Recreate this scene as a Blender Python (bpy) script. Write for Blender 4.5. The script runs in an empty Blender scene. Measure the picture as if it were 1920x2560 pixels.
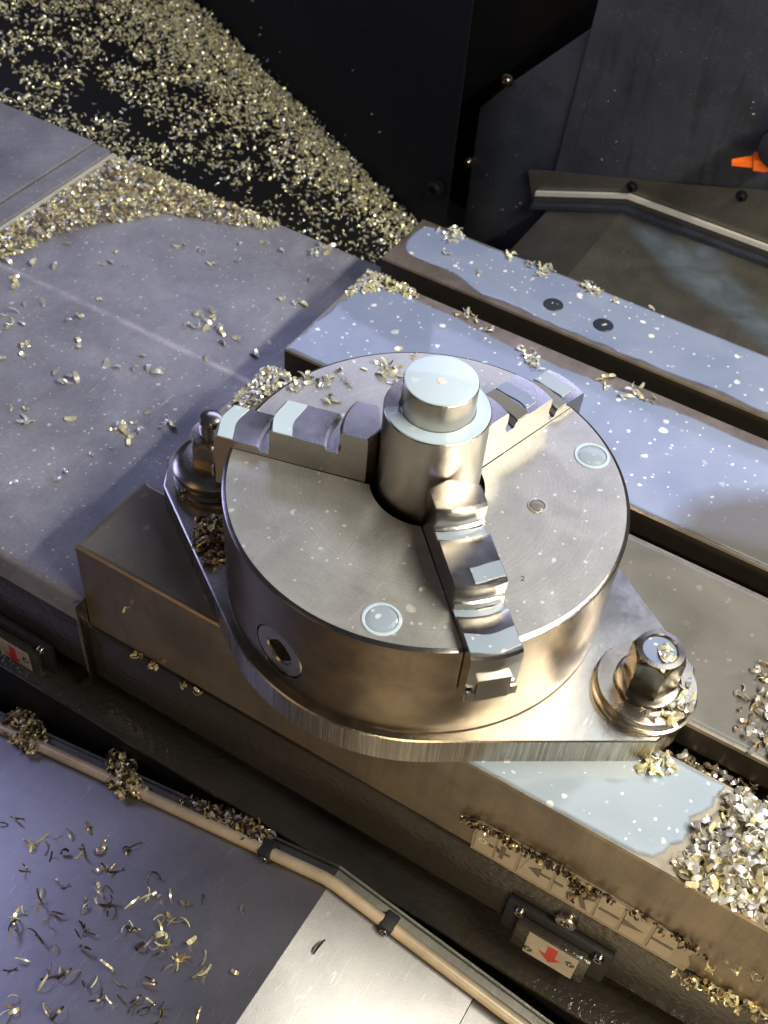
import bpy, bmesh, math, random
import numpy as np
from mathutils import Vector, Matrix

random.seed(7)
RNG = np.random.default_rng(11)
S = bpy.context.scene
COL = S.collection
R = math.radians

# ------------------------------------------------------------------ camera
cam_d = bpy.data.cameras.new('camera')
cam = bpy.data.objects.new('camera', cam_d); COL.objects.link(cam)
cam.matrix_world = Matrix(((0.85541, -0.42146, 0.30108, 0.15857),
                           (0.51355, 0.61444, -0.59894, -0.35937),
                           (0.06744, 0.66696, 0.74204, 0.50474),
                           (0, 0, 0, 1)))
cam_d.sensor_fit = 'VERTICAL'; cam_d.sensor_height = 24.0
cam_d.lens = 2894.8 / 2560 * 24.0
cam_d.clip_start = 0.01; cam_d.clip_end = 50
cam_d.dof.use_dof = True; cam_d.dof.focus_distance = 0.60; cam_d.dof.aperture_fstop = 11
S.camera = cam

# ------------------------------------------------------------------ world, lamps, exposure
W = bpy.data.worlds.new('World'); S.world = W; W.use_nodes = True
wb = W.node_tree.nodes['Background']
wb.inputs[0].default_value = (0.75, 0.82, 1.0, 1); wb.inputs[1].default_value = 0.03
S.view_settings.view_transform = 'Standard'; S.view_settings.look = 'None'
S.view_settings.exposure = 0.38; S.view_settings.gamma = 1.0

def lamp(name, loc, target, sx, sy, watts, color, roll=0.0, spread=180):
    l = bpy.data.lights.new(name, 'AREA'); l.shape = 'RECTANGLE'; l.size = sx; l.size_y = sy
    l.energy = watts; l.color = color; l.spread = R(spread)
    o = bpy.data.objects.new(name, l); COL.objects.link(o)
    o.location = loc
    d = (Vector(target) - Vector(loc)).to_track_quat('-Z', 'Y').to_matrix().to_4x4()
    o.matrix_world = Matrix.Translation(loc) @ d @ Matrix.Rotation(R(roll), 4, 'Z')
    return o
# machine work light on the right (a bar running front to back); cold area lamps stand out of view behind, above and left
lamp('work_light', (0.62, 0.12, 0.80), (0, 0.05, 0), 0.035, 0.95, 14.0, (1.0, 0.95, 0.84), 90)
lamp('rear_cold_light', (-0.25, 1.05, 0.70), (0, 0.15, 0), 1.5, 0.42, 6.2, (0.56, 0.60, 1.0))
lamp('ceiling_light', (0.30, 0.62, 1.15), (0.1, 0, 0), 0.5, 0.3, 2.2, (0.86, 0.93, 1.0))
lamp('side_cold_light', (-1.05, -0.12, 0.20), (-0.2, -0.2, -0.15), 0.45, 0.35, 2.0, (0.48, 0.50, 1.0))
lamp('front_left_fill', (-0.50, -0.95, 0.45), (0.0, 0, 0.05), 0.22, 0.8, 0.55, (1.0, 0.60, 0.28))  # unseen warm lamp added for the orange band on the bar
lamp('front_right_fill', (0.52, -0.66, 0.14), (0.22, -0.07, -0.05), 0.35, 0.22, 0.42, (1.0, 0.78, 0.46), 0, 55)  # unseen warm lamp added to make the table front glow

# ------------------------------------------------------------------ materials
def newmat(name):
    m = bpy.data.materials.new(name); m.use_nodes = True
    nt = m.node_tree; b = nt.nodes['Principled BSDF']
    return m, nt, b
def nd(nt, t, **kw):
    n = nt.nodes.new(t)
    for k, v in kw.items():
        if k in n.inputs: n.inputs[k].default_value = v
        else: setattr(n, k, v)
    return n
def ramp(nt, src, stops):
    r = nt.nodes.new('ShaderNodeValToRGB'); nt.links.new(src, r.inputs[0])
    e = r.color_ramp.elements
    while len(e) < len(stops): e.new(0.5)
    for i, (p, c) in enumerate(stops):
        e[i].position = p; e[i].color = (c, c, c, 1) if not isinstance(c, tuple) else (*c, 1)
    return r.outputs[0]
def mixc(nt, fac, a, b):
    n = nt.nodes.new('ShaderNodeMix'); n.data_type = 'RGBA'
    for i, v in ((0, fac), (6, a), (7, b)):
        if isinstance(v, (int, float)): n.inputs[i].default_value = v
        elif isinstance(v, tuple): n.inputs[i].default_value = (*v, 1)
        else: nt.links.new(v, n.inputs[i])
    return n.outputs[2]
def math_(nt, op, a, b=None):
    n = nt.nodes.new('ShaderNodeMath'); n.operation = op
    for i, v in ((0, a), (1, b)):
        if v is None: continue
        if isinstance(v, (int, float)): n.inputs[i].default_value = v
        else: nt.links.new(v, n.inputs[i])
    return n.outputs[0]
def coords(nt, scale=(1, 1, 1), rot=(0, 0, 0)):
    t = nt.nodes.new('ShaderNodeTexCoord'); mp = nt.nodes.new('ShaderNodeMapping')
    nt.links.new(t.outputs['Object'], mp.inputs[0])
    mp.inputs['Scale'].default_value = scale; mp.inputs['Rotation'].default_value = rot
    return mp.outputs[0]
def noise(nt, vec, scale, detail=4, rough=0.55, dist=0.0):
    n = nd(nt, 'ShaderNodeTexNoise', Scale=scale, Detail=detail, Roughness=rough, Distortion=dist)
    nt.links.new(vec, n.inputs['Vector']); return n.outputs[0]
def bump(nt, b, h, strength=0.3, dist=0.0005):
    n = nd(nt, 'ShaderNodeBump', Strength=strength, Distance=dist)
    nt.links.new(h, n.inputs['Height']); nt.links.new(n.outputs[0], b.inputs['Normal']); return n

def flecks(nt, v, sc, k, lo):
    """round flecks of uneven size: about (1-lo) of the cells hold one"""
    vd = nt.nodes.new('ShaderNodeVectorMath'); vd.operation = 'ADD'
    nz = nd(nt, 'ShaderNodeTexNoise', Scale=sc * 1.7, Detail=1.0); nt.links.new(v, nz.inputs['Vector'])
    ms = nt.nodes.new('ShaderNodeVectorMath'); ms.operation = 'SCALE'; ms.inputs['Scale'].default_value = 0.35 / sc
    nt.links.new(nz.outputs['Color'], ms.inputs[0]); nt.links.new(v, vd.inputs[0]); nt.links.new(ms.outputs[0], vd.inputs[1])
    vo = nd(nt, 'ShaderNodeTexVoronoi', Scale=sc); nt.links.new(vd.outputs[0], vo.inputs['Vector'])
    se = nt.nodes.new('ShaderNodeSeparateColor'); nt.links.new(vo.outputs['Color'], se.inputs[0])
    rad = math_(nt, 'MULTIPLY', math_(nt, 'SUBTRACT', se.outputs[0], lo), k)
    q = math_(nt, 'SUBTRACT', rad, vo.outputs['Distance'])
    return ramp(nt, q, ((0.0, 0.0), (0.03, 1.0)))

def scratches(nt, width=0.003, amount=0.6, seed=0.0):
    out = None
    for rot, sx in ((0.5, 210), (1.9, 150), (2.7, 260)):
        v = coords(nt, (1, 0.05, 1), (0, 0, rot + seed))
        n = noise(nt, v, sx, 2, 0.5, 0.3)
        l = math_(nt, 'LESS_THAN', math_(nt, 'ABSOLUTE', math_(nt, 'SUBTRACT', n, 0.5)), width)
        msk = ramp(nt, noise(nt, coords(nt, (1, 1, 1), (0, 0, rot)), 38 + 10 * rot, 2), ((0.52, 0.0), (0.62, 1.0)))
        q = math_(nt, 'MULTIPLY', l, msk)
        out = q if out is None else math_(nt, 'MAXIMUM', out, q)
    return math_(nt, 'MULTIPLY', out, amount)

def steel(name, ca, cb, rough=(0.22, 0.4), brush=None, stain=60, bumpd=0.00006, metal=1.0, spots=0.0, grain=1500, aniso=0.0, scr=0.0, stainvec=None, drip=0.0, scuff=None, rings=0.0):
    """machined steel: blotchy film, brushed grain along one axis, fine pitting"""
    m, nt, b = newmat(name)
    v = coords(nt)
    n1 = noise(nt, coords(nt, stainvec) if stainvec else v, stain, 6, 0.62, 0.4)
    c = mixc(nt, ramp(nt, n1, ((0.32, 0.0), (0.68, 1.0))), ca, cb)
    if drip:
        dn = noise(nt, coords(nt, (1, 1, 0.10)), 110, 4, 0.6, 0.3)
        c = mixc(nt, math_(nt, 'MULTIPLY', ramp(nt, dn, ((0.50, 0.0), (0.66, 1.0))), drip), c, tuple(x * 0.35 for x in ca))
    if scuff is not None:      # one long rub mark across the sheet
        sp_ = nt.nodes.new('ShaderNodeSeparateXYZ'); nt.links.new(v, sp_.inputs[0])
        wob = math_(nt, 'MULTIPLY', noise(nt, v, 18, 2), 0.004)
        dd = math_(nt, 'ABSOLUTE', math_(nt, 'SUBTRACT', math_(nt, 'SUBTRACT', sp_.outputs[1], scuff), wob))
        ln_ = math_(nt, 'MULTIPLY', ramp(nt, dd, ((0.0006, 1.0), (0.0018, 0.0))), ramp(nt, noise(nt, v, 60, 4), ((0.35, 0.1), (0.6, 0.6))))
        c = mixc(nt, ln_, c, (0.66, 0.64, 0.62))
    if scr: c = mixc(nt, scratches(nt, 0.0035, scr), c, (0.85, 0.83, 0.78))
    vb = coords(nt, brush) if brush else v
    n2 = noise(nt, vb, grain, 3, 0.6)
    c = mixc(nt, math_(nt, 'MULTIPLY', ramp(nt, n2, ((0.35, 1.0), (0.65, 0.0))), 0.25), c, tuple(x * 0.5 for x in ca))
    if spots:
        for sc, k, lo in ((55, 0.34, 0.60), (120, 0.50, 0.60), (300, 0.8, 0.64)):
            c = mixc(nt, math_(nt, 'MULTIPLY', flecks(nt, v, sc, k, lo), spots), c, (0.80, 0.78, 0.70))
    nt.links.new(c, b.inputs['Base Color'])
    b.inputs['Metallic'].default_value = metal
    rr = math_(nt, 'MULTIPLY_ADD', n1, rough[1] - rough[0]); rr.node.inputs[2].default_value = rough[0]
    nt.links.new(rr, b.inputs['Roughness'])
    if rings:      # concentric turning marks about the axis
        sp2 = nt.nodes.new('ShaderNodeSeparateXYZ'); nt.links.new(v, sp2.inputs[0])
        cmb = nt.nodes.new('ShaderNodeCombineXYZ'); nt.links.new(math_(nt, 'SQRT', math_(nt, 'ADD', math_(nt, 'POWER', sp2.outputs[0], 2.0), math_(nt, 'POWER', sp2.outputs[1], 2.0))), cmb.inputs[0])
        rn = noise(nt, cmb.outputs[0], 900, 3, 0.6)
        c = mixc(nt, math_(nt, 'MULTIPLY', ramp(nt, rn, ((0.4, 1.0), (0.6, 0.0))), 0.28 * rings), c, tuple(x * 0.45 for x in ca))
        nt.links.new(c, b.inputs['Base Color'])
    if aniso:
        b.inputs['Anisotropic'].default_value = aniso; b.inputs['Anisotropic Rotation'].default_value = 0.25
        tg = nt.nodes.new('ShaderNodeTangent'); tg.direction_type = 'RADIAL'; tg.axis = 'Z'; nt.links.new(tg.outputs[0], b.inputs['Tangent'])
    bump(nt, b, n2, 0.6, bumpd)
    return m

def plain(name, c, rough=0.5, metal=0.0, var=0.25, scale=120, bumpd=0.0001, coat=0.0):
    m, nt, b = newmat(name)
    v = coords(nt); n = noise(nt, v, scale, 5, 0.6)
    nt.links.new(mixc(nt, n, tuple(x * (1 - var) for x in c), tuple(min(1, x * (1 + var)) for x in c)), b.inputs['Base Color'])
    b.inputs['Roughness'].default_value = rough; b.inputs['Metallic'].default_value = metal
    b.inputs['Coat Weight'].default_value = coat
    bump(nt, b, noise(nt, v, scale * 6, 3), 0.5, bumpd)
    return m

def coolant(name, ca, cb, speck=0.5, rough=0.06, painted_shadow=None):
    """milky emulsion lying in a film, with floating specks of foam and fines"""
    m, nt, b = newmat(name)
    v = coords(nt)
    n1 = noise(nt, v, 22, 4, 0.5, 0.6)
    c = mixc(nt, ramp(nt, n1, ((0.3, 0.0), (0.7, 1.0))), ca, cb)
    for sc, amt, k, lo in ((58, speck, 0.36, 0.50), (120, speck, 0.50, 0.45), (260, speck * 0.9, 0.75, 0.60)):
        clus = ramp(nt, noise(nt, v, 14 + sc * 0.12, 3, 0.6), ((0.35, 0.0), (0.50, 1.0)))
        c = mixc(nt, math_(nt, 'MULTIPLY', math_(nt, 'MULTIPLY', flecks(nt, v, sc, k, lo), clus), amt), c, (0.86, 0.85, 0.82))
    if painted_shadow:      # spindle shadow painted into the film colour as a soft dark ellipse
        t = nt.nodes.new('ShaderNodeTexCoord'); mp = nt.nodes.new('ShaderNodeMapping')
        nt.links.new(t.outputs['Object'], mp.inputs[0]); cx, cy, rx, ry, col = painted_shadow
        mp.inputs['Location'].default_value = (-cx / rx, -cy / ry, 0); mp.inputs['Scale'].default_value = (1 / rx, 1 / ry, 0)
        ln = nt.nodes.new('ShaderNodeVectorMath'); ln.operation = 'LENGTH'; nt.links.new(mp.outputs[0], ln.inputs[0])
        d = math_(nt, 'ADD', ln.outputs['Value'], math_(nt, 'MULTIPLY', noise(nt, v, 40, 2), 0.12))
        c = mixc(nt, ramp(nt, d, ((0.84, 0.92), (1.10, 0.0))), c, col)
    nt.links.new(c, b.inputs['Base Color'])
    b.inputs['Roughness'].default_value = rough; b.inputs['IOR'].default_value = 1.36
    bump(nt, b, noise(nt, v, 90, 2), 0.25, 0.0001)
    at = nt.nodes.new('ShaderNodeAttribute'); at.attribute_name = 'thin'
    tr = nt.nodes.new('ShaderNodeBsdfTransparent'); mx = nt.nodes.new('ShaderNodeMixShader')
    q = math_(nt, 'ADD', at.outputs['Fac'], math_(nt, 'MULTIPLY', math_(nt, 'SUBTRACT', noise(nt, v, 150, 4), 0.5), math_(nt, 'MULTIPLY', at.outputs['Fac'], 0.9)))
    nt.links.new(ramp(nt, q, ((0.15, 0.0), (0.85, 1.0))), mx.inputs[0]); nt.links.new(b.outputs[0], mx.inputs[1]); nt.links.new(tr.outputs[0], mx.inputs[2])
    nt.links.new(mx.outputs[0], nt.nodes['Material Output'].inputs[0])
    return m

M = {}
M['table'] = steel('table_steel', (0.24, 0.195, 0.135), (0.37, 0.30, 0.21), (0.25, 0.42), (1, 1, 1), 35, metal=0.75, drip=0.25, scr=0.15)
M['slot'] = plain('slot_shade', (0.075, 0.062, 0.045), 0.45, 0.6, 0.3, 90)  # slot shade put into a darker metal; the numeral borrows it
M['chuck'] = steel('chuck_steel', (0.25, 0.195, 0.135), (0.42, 0.33, 0.225), (0.15, 0.30), (1, 1, 14), 60, aniso=0.45)
M['chuck_top'] = steel('chuck_face', (0.37, 0.365, 0.335), (0.51, 0.495, 0.445), (0.22, 0.42), None, 40, spots=0.75, metal=0.5, scr=0.28, rings=0.5)
M['jaw'] = steel('jaw_steel', (0.50, 0.47, 0.42), (0.62, 0.58, 0.52), (0.12, 0.24), (3, 3, 1), 70, scr=0.2)
M['bar'] = steel('bar_steel', (0.50, 0.45, 0.385), (0.64, 0.58, 0.50), (0.14, 0.26), (1, 1, 12), 50, aniso=0.6, scr=0.2)
M['plate'] = steel('plate_steel', (0.42, 0.40, 0.36), (0.56, 0.53, 0.47), (0.14, 0.34), (6, 1, 1), 45, scr=0.4)
M['plate_side'] = steel('plate_cut_edge', (0.30, 0.27, 0.22), (0.60, 0.55, 0.46), (0.2, 0.34), (1, 1, 0.02), 420, 0.00035, stainvec=(1, 1, 0.02))
M['nut'] = steel('nut_steel', (0.22, 0.19, 0.15), (0.34, 0.30, 0.24), (0.15, 0.3), None, 90)
M['washer'] = steel('washer_steel', (0.42, 0.38, 0.32), (0.54, 0.49, 0.42), (0.18, 0.34), None, 90)
M['cover'] = steel('cover_sheet', (0.19, 0.19, 0.225), (0.37, 0.37, 0.41), (0.36, 0.52), (0.25, 1, 1), 16, 0.00008, 0.25, grain=900, scr=0.25, scuff=0.139, spots=0.55)
M['front_sheet'] = steel('front_sheet', (0.25, 0.245, 0.24), (0.36, 0.35, 0.33), (0.30, 0.42), None, 14, 0.0001, 0.80, grain=1400, scr=0.2)
M['rear_sheet'] = steel('rear_sheet', (0.15, 0.145, 0.125), (0.25, 0.235, 0.195), (0.3, 0.45), (1, 0.2, 1), 20, 0.00006, 0.8, grain=700, scr=0.15)
M['black'] = plain('black_enamel', (0.005, 0.005, 0.0065), 0.6, 0.0, 0.3, 60)
M['black'].node_tree.nodes['Principled BSDF'].inputs['Specular IOR Level'].default_value = 0.2
M['dark_blue'] = steel('dark_blue_enamel', (0.016, 0.020, 0.029), (0.030, 0.036, 0.050), (0.35, 0.5), None, 30, metal=0.0, scr=0.08)
M['grey_panel'] = steel('grey_enamel', (0.024, 0.029, 0.039), (0.040, 0.047, 0.062), (0.38, 0.52), None, 24, metal=0.0, scr=0.10, drip=0.5)
M['apron'] = plain('wet_grey_paint', (0.045, 0.040, 0.032), 0.16, 0.2, 0.35, 40, 0.0016)
M['rubber'] = plain('black_rubber', (0.008, 0.008, 0.008), 0.65, 0, 0.3, 200)
M['tube'] = plain('beige_tube', (0.42, 0.34, 0.23), 0.3, 0, 0.45, 60)
M['orange'] = plain('orange_plastic', (0.90, 0.16, 0.015), 0.35, 0, 0.05, 80)
M['white'] = plain('white_vinyl', (0.62, 0.58, 0.50), 0.35, 0, 0.08, 150)
M['sticker'] = plain('worn_white_sticker', (0.36, 0.32, 0.26), 0.35, 0, 0.4, 90)
M['tile'] = plain('label_tile', (0.33, 0.28, 0.21), 0.3, 0.0, 0.25, 120)
M['film'] = plain('label_film', (0.26, 0.215, 0.155), 0.18, 0.0, 0.1, 150, 0.0003)
M['ink'] = plain('label_ink', (0.10, 0.085, 0.06), 0.4, 0, 0.1)
M['red'] = plain('red_ink', (0.42, 0.035, 0.025), 0.4, 0, 0.1)
M['brass'] = plain('brass', (0.55, 0.40, 0.18), 0.3, 1.0, 0.2)
M['seal'] = plain('seal_lip', (0.60, 0.58, 0.50), 0.35, 0.0, 0.15, 100)
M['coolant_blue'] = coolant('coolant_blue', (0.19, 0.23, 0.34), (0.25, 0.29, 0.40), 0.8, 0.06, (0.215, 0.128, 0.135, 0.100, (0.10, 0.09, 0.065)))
M['coolant_rear'] = coolant('coolant_rear', (0.19, 0.23, 0.34), (0.25, 0.29, 0.40), 0.8, 0.06)
M['coolant_pale'] = coolant('coolant_pale', (0.24, 0.29, 0.33), (0.30, 0.35, 0.39), 0.5, 0.06)
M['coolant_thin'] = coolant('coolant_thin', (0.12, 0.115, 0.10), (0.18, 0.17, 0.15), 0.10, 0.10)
M['coolant_cyan'] = coolant('coolant_cyan', (0.40, 0.49, 0.55), (0.48, 0.57, 0.62), 0.25, 0.08)
M['chip_gold'] = plain('chip_gold', (0.95, 0.78, 0.46), 0.27, 0.45, 0.35, 300)
M['chip_bright'] = plain('chip_bright', (0.86, 0.81, 0.71), 0.28, 0.6, 0.3, 300)
M['chip_brown'] = plain('chip_brown', (0.50, 0.38, 0.22), 0.28, 0.6, 0.4, 300)
M['chip_dark'] = plain('chip_dark', (0.10, 0.075, 0.045), 0.3, 0.7, 0.4, 300)
M['chip_grey'] = plain('chip_grey', (0.50, 0.47, 0.42), 0.28, 0.6, 0.35, 300)

def streak(name, c):
    m, nt, b = newmat(name); v = coords(nt)
    b.inputs['Base Color'].default_value = (*c, 1); b.inputs['Roughness'].default_value = 0.25
    tr = nt.nodes.new('ShaderNodeBsdfTransparent'); mx = nt.nodes.new('ShaderNodeMixShader')
    at = nt.nodes.new('ShaderNodeAttribute'); at.attribute_name = 'film'
    nt.links.new(math_(nt, 'MULTIPLY', at.outputs['Fac'], ramp(nt, noise(nt, v, 34, 5, 0.6, 0.5), ((0.35, 0.25), (0.62, 0.85)))), mx.inputs[0])
    nt.links.new(tr.outputs[0], mx.inputs[1]); nt.links.new(b.outputs[0], mx.inputs[2])
    nt.links.new(mx.outputs[0], nt.nodes['Material Output'].inputs[0]); return m
M['coolant_streak'] = streak('coolant_streak', (0.13, 0.16, 0.19))

# ------------------------------------------------------------------ helpers
def finish(me, smooth=35):
    for p in me.polygons: p.use_smooth = smooth > 0
    if smooth > 0: me.set_sharp_from_angle(angle=R(smooth))
def obj(name, bm, m, parent=None, smooth=35, recalc=True):
    if recalc: bmesh.ops.recalc_face_normals(bm, faces=bm.faces[:])
    me = bpy.data.meshes.new(name); bm.to_mesh(me); bm.free()
    for mm in (m if isinstance(m, (list, tuple)) else [m]): me.materials.append(mm)
    finish(me, smooth)
    o = bpy.data.objects.new(name, me); COL.objects.link(o)
    if parent:
        o.parent = parent
        o.matrix_parent_inverse = parent.matrix_world.inverted()
    return o
def tag(o, label, cat, group=None, kind=None):
    o['label'] = label
    if cat: o['category'] = cat
    if group: o['group'] = group
    if kind: o['kind'] = kind
    return o
def struct(o): o['kind'] = 'structure'; return o
def thing(name, label, cat, loc=(0, 0, 0), group=None):
    o = bpy.data.objects.new(name, None); COL.objects.link(o); o.empty_display_size = 0.02
    o.location = loc; o.matrix_world = Matrix.Translation(loc)
    return tag(o, label, cat, group)

def box(bm, x0, x1, y0, y1, z0, z1, bev=0.0, mi=0, mat4=None):
    v = [bm.verts.new((x, y, z)) for x in (x0, x1) for y in (y0, y1) for z in (z0, z1)]
    fs = [bm.faces.new([v[i] for i in q]) for q in ((0, 1, 3, 2), (4, 6, 7, 5), (0, 4, 5, 1), (2, 3, 7, 6), (0, 2, 6, 4), (1, 5, 7, 3))]
    for f in fs: f.material_index = mi
    if bev:
        es = list({e for f in fs for e in f.edges})
        bmesh.ops.bevel(bm, geom=es, offset=bev, segments=2, affect='EDGES', profile=0.5)
        v = None
    if mat4 is not None and v: bmesh.ops.transform(bm, matrix=mat4, verts=v)
def prism(bm, pts, axis, a, b, mi=0):
    """closed outline (2-D) swept straight along one axis"""
    def P(p, t): return {'x': (t, p[0], p[1]), 'y': (p[0], t, p[1]), 'z': (p[0], p[1], t)}[axis]
    A = [bm.verts.new(P(p, a)) for p in pts]; B = [bm.verts.new(P(p, b)) for p in pts]
    n = len(pts)
    for i in range(n): bm.faces.new((A[i], A[(i + 1) % n], B[(i + 1) % n], B[i])).material_index = mi
    bm.faces.new(A[::-1]).material_index = mi; bm.faces.new(B).material_index = mi
    return A, B
def lathe(bm, prof, n=64, c=(0, 0, 0), mat4=None, mi=0, caps=False):
    rings = []; allv = []
    for r, z in prof:
        if r < 1e-7: ring = [bm.verts.new((c[0], c[1], c[2] + z))]
        else: ring = [bm.verts.new((c[0] + r * math.cos(2 * math.pi * i / n), c[1] + r * math.sin(2 * math.pi * i / n), c[2] + z)) for i in range(n)]
        rings.append(ring); allv += ring
    for a, b in zip(rings, rings[1:]):
        for i in range(n):
            j = (i + 1) % n
            if len(a) == 1 and len(b) == 1: break
            if len(a) == 1: f = bm.faces.new((a[0], b[j], b[i]))
            elif len(b) == 1: f = bm.faces.new((a[i], a[j], b[0]))
            else: f = bm.faces.new((a[i], a[j], b[j], b[i]))
            f.material_index = mi
    if mat4 is not None: bmesh.ops.transform(bm, matrix=mat4, verts=allv)
    return rings
def tube(bm, pts, r, n=12, mi=0, cap=True):
    pts = [Vector(p) for p in pts]; rings = []
    for i, p in enumerate(pts):
        d = (pts[min(i + 1, len(pts) - 1)] - pts[max(i - 1, 0)]).normalized()
        u = d.cross(Vector((0, 0, 1)) if abs(d.z) < 0.95 else Vector((1, 0, 0))).normalized(); w = u.cross(d)
        rings.append([bm.verts.new(p + r * (math.cos(2 * math.pi * k / n) * u + math.sin(2 * math.pi * k / n) * w)) for k in range(n)])
    for a, b in zip(rings, rings[1:]):
        for k in range(n): bm.faces.new((a[k], a[(k + 1) % n], b[(k + 1) % n], b[k])).material_index = mi
    if cap: bm.faces.new(rings[0][::-1]); bm.faces.new(rings[-1])
def jagged(pts, step=0.006, amp=0.0016, seed=1):
    """irregular shoreline along a closed outline"""
    rg = random.Random(seed); out = []; ph = [rg.uniform(0, 6.28) for _ in range(4)]; fr = [rg.uniform(55, 80), rg.uniform(20, 33), rg.uniform(190, 260)]
    t = 0
    for i, p in enumerate(pts):
        q = pts[(i + 1) % len(pts)]; L = math.dist(p[:2], q[:2]); n = max(1, int(L / step))
        a = p[2] if len(p) > 2 else 1.0
        nx, ny = -(q[1] - p[1]) / L, (q[0] - p[0]) / L
        for k in range(n):
            f = k / n; s = t + f * L
            w = a * amp * (0.7 * math.sin(s * fr[0] + ph[0] + 2.2 * math.sin(s * fr[1] + ph[1])) + 0.5 * math.sin(s * fr[2] + ph[2] + 1.5 * math.sin(s * 47)) * (0.5 + 0.5 * math.sin(s * 31 + ph[3])) + 0.25 * rg.uniform(-1, 1))
            if k == 0: w *= 0.5
            out.append((p[0] + f * (q[0] - p[0]) + nx * w, p[1] + f * (q[1] - p[1]) + ny * w))
        t += L
    return out
def sheet(bm, pts, zf, t, feather=0.0):
    """flat film over an outline: top face, skirt; with feather the film thins out towards its shore"""
    n = len(pts)
    if feather:
        ar = sum(pts[i][0] * pts[(i + 1) % n][1] - pts[(i + 1) % n][0] * pts[i][1] for i in range(n)); sg = 1 if ar > 0 else -1
        lay = bm.verts.layers.float.new('thin'); inn = []
        for i in range(n):
            a, b = pts[i - 2], pts[(i + 2) % n]; L = math.dist(a, b) or 1
            inn.append((pts[i][0] - sg * (b[1] - a[1]) / L * feather, pts[i][1] + sg * (b[0] - a[0]) / L * feather))
        O = [bm.verts.new((x, y, zf(x, y) + t * 0.3)) for x, y in pts]
        for v in O: v[lay] = 1.0
        A = [bm.verts.new((x, y, zf(x, y) + t)) for x, y in inn]
        for i in range(n): bm.faces.new((O[i], O[(i + 1) % n], A[(i + 1) % n], A[i]))
    else:
        A = [bm.verts.new((x, y, zf(x, y) + t)) for x, y in pts]; B = [bm.verts.new((x, y, zf(x, y))) for x, y in pts]
        for i in range(n): bm.faces.new((A[i], A[(i + 1) % n], B[(i + 1) % n], B[i]))
    es = [bm.edges.get((A[i], A[(i + 1) % n])) for i in range(n)]
    bmesh.ops.triangle_fill(bm, edges=es, use_beauty=True)
Z0 = lambda x, y: 0.0

# ------------------------------------------------------------------ enclosure: floor, walls
WA, WB = Vector((-0.275, 0.5)), Vector((-0.594, 0.58))          # foot of the back wall above the chip slope
SL = 0.30
def slope_z(x, y): return -0.139 - SL * (x + 0.275)
bm = bmesh.new(); box(bm, -2.2, 2.2, -1.6, 1.6, -0.62, -0.60)
struct(obj('floor', bm, M['black'])); bpy.data.objects['floor']['label'] = 'black bottom of the machine under the covers'
bm = bmesh.new()
dw = (WB - WA).normalized(); nw = Vector((-dw.y, dw.x))
if nw.y < 0: nw = -nw
a = WA - dw * 0.041; b_ = WA + dw * 1.3
v = [bm.verts.new(p) for p in ((a.x, a.y, -0.6), (b_.x, b_.y, -0.6), (b_.x, b_.y, 0.30), (a.x, a.y, 0.30))]
w = [bm.verts.new(p.co + Vector((nw.x, nw.y, 0)) * 0.0015) for p in v]
bm.faces.new(v); bm.faces.new(w[::-1])
for i in range(4): bm.faces.new((v[i], w[i], w[(i + 1) % 4], v[(i + 1) % 4]))
back_wall = struct(obj('back_wall', bm, M['black']))
back_wall['label'] = 'black back wall of the machine behind the chip slope'
bm = bmesh.new()
prism(bm, [(-1.15, slope_z(-1.15, 0)), (-0.10, slope_z(-0.10, 0)), (-0.10, slope_z(-0.10, 0) - 0.006), (-1.15, slope_z(-1.15, 0) - 0.006)], 'y', 0.18, 0.86)
slope = struct(obj('chip_slope_floor', bm, M['black'])); slope['label'] = 'black sloping floor strewn with golden chips'

def wall_bolt(x, y, z, r=0.006, m='nut', name='wall_bolt', parent=None, face=(0, -1)):
    bm = bmesh.new(); ang = math.atan2(face[1], face[0])
    mt = Matrix.Translation((x, y, z)) @ Matrix.Rotation(ang, 4, 'Z') @ Matrix.Rotation(R(90), 4, 'Y')
    lathe(bm, [(r * 1.35, -0.001), (r * 1.35, 0.0012), (r, 0.0014), (r, 0.004), (r * 0.8, 0.0052), (r * 0.5, 0.0053), (r * 0.45, 0.0030), (0, 0.0030)], 20, mat4=mt)
    return obj(name, bm, M[m], parent)

# rear panels (vertical plates behind the table)
YP = 0.52
bm = bmesh.new()
prism(bm, [(-0.228, -0.40), (-0.228, -0.011), (-0.207, 0.0156), (-0.137, 0.092), (-0.100, 0.092), (-0.100, -0.40)], 'y', YP - 0.003, YP)
bm.normal_update(); bmesh.ops.bevel(bm, geom=bm.edges[:], offset=0.0011, segments=2, affect='EDGES', profile=0.5)
pl = tag(obj('cover_plate', bm, M['dark_blue']), 'dark blue bent cover plate with a slanting top edge bolted to the back wall', 'cover plate')
for x, z in ((-0.2317, -0.0655), (-0.2055, 0.0225)): wall_bolt(x, YP - 0.003, z, 0.0042, 'nut', 'bolt', pl)
tag(wall_bolt(-0.2505, 0.4905, -0.088, 0.0075, 'black', 'wall_bolt'), 'large black bolt head on the back wall left of the dark blue plate', 'bolt')
bm = bmesh.new()
YB = 0.535
z0 = -0.052
bm2 = bmesh.new(); box(bm2, -0.45, 0.9, 0.561, 0.571, -0.6, 0.30); wr = struct(obj('rear_wall', bm2, M['black'])); wr['label'] = 'black rear wall behind the grey panel'
v4 = [(-0.1475, -0.056), (-0.1365, 0.16), (0.60, 0.30), (0.60, 0.02)]
prism(bm, v4, 'y', 0.5146, 0.5164)
prism(bm, [(-0.1475, -0.056), (-0.1365, 0.16), (-0.134, 0.16), (-0.145, -0.056)], 'y', 0.5145, 0.5165)
pan = tag(obj('slate_backboard', bm, M['grey_panel']), 'slate grey scratched rear panel above the rear way cover', 'panel')

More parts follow.
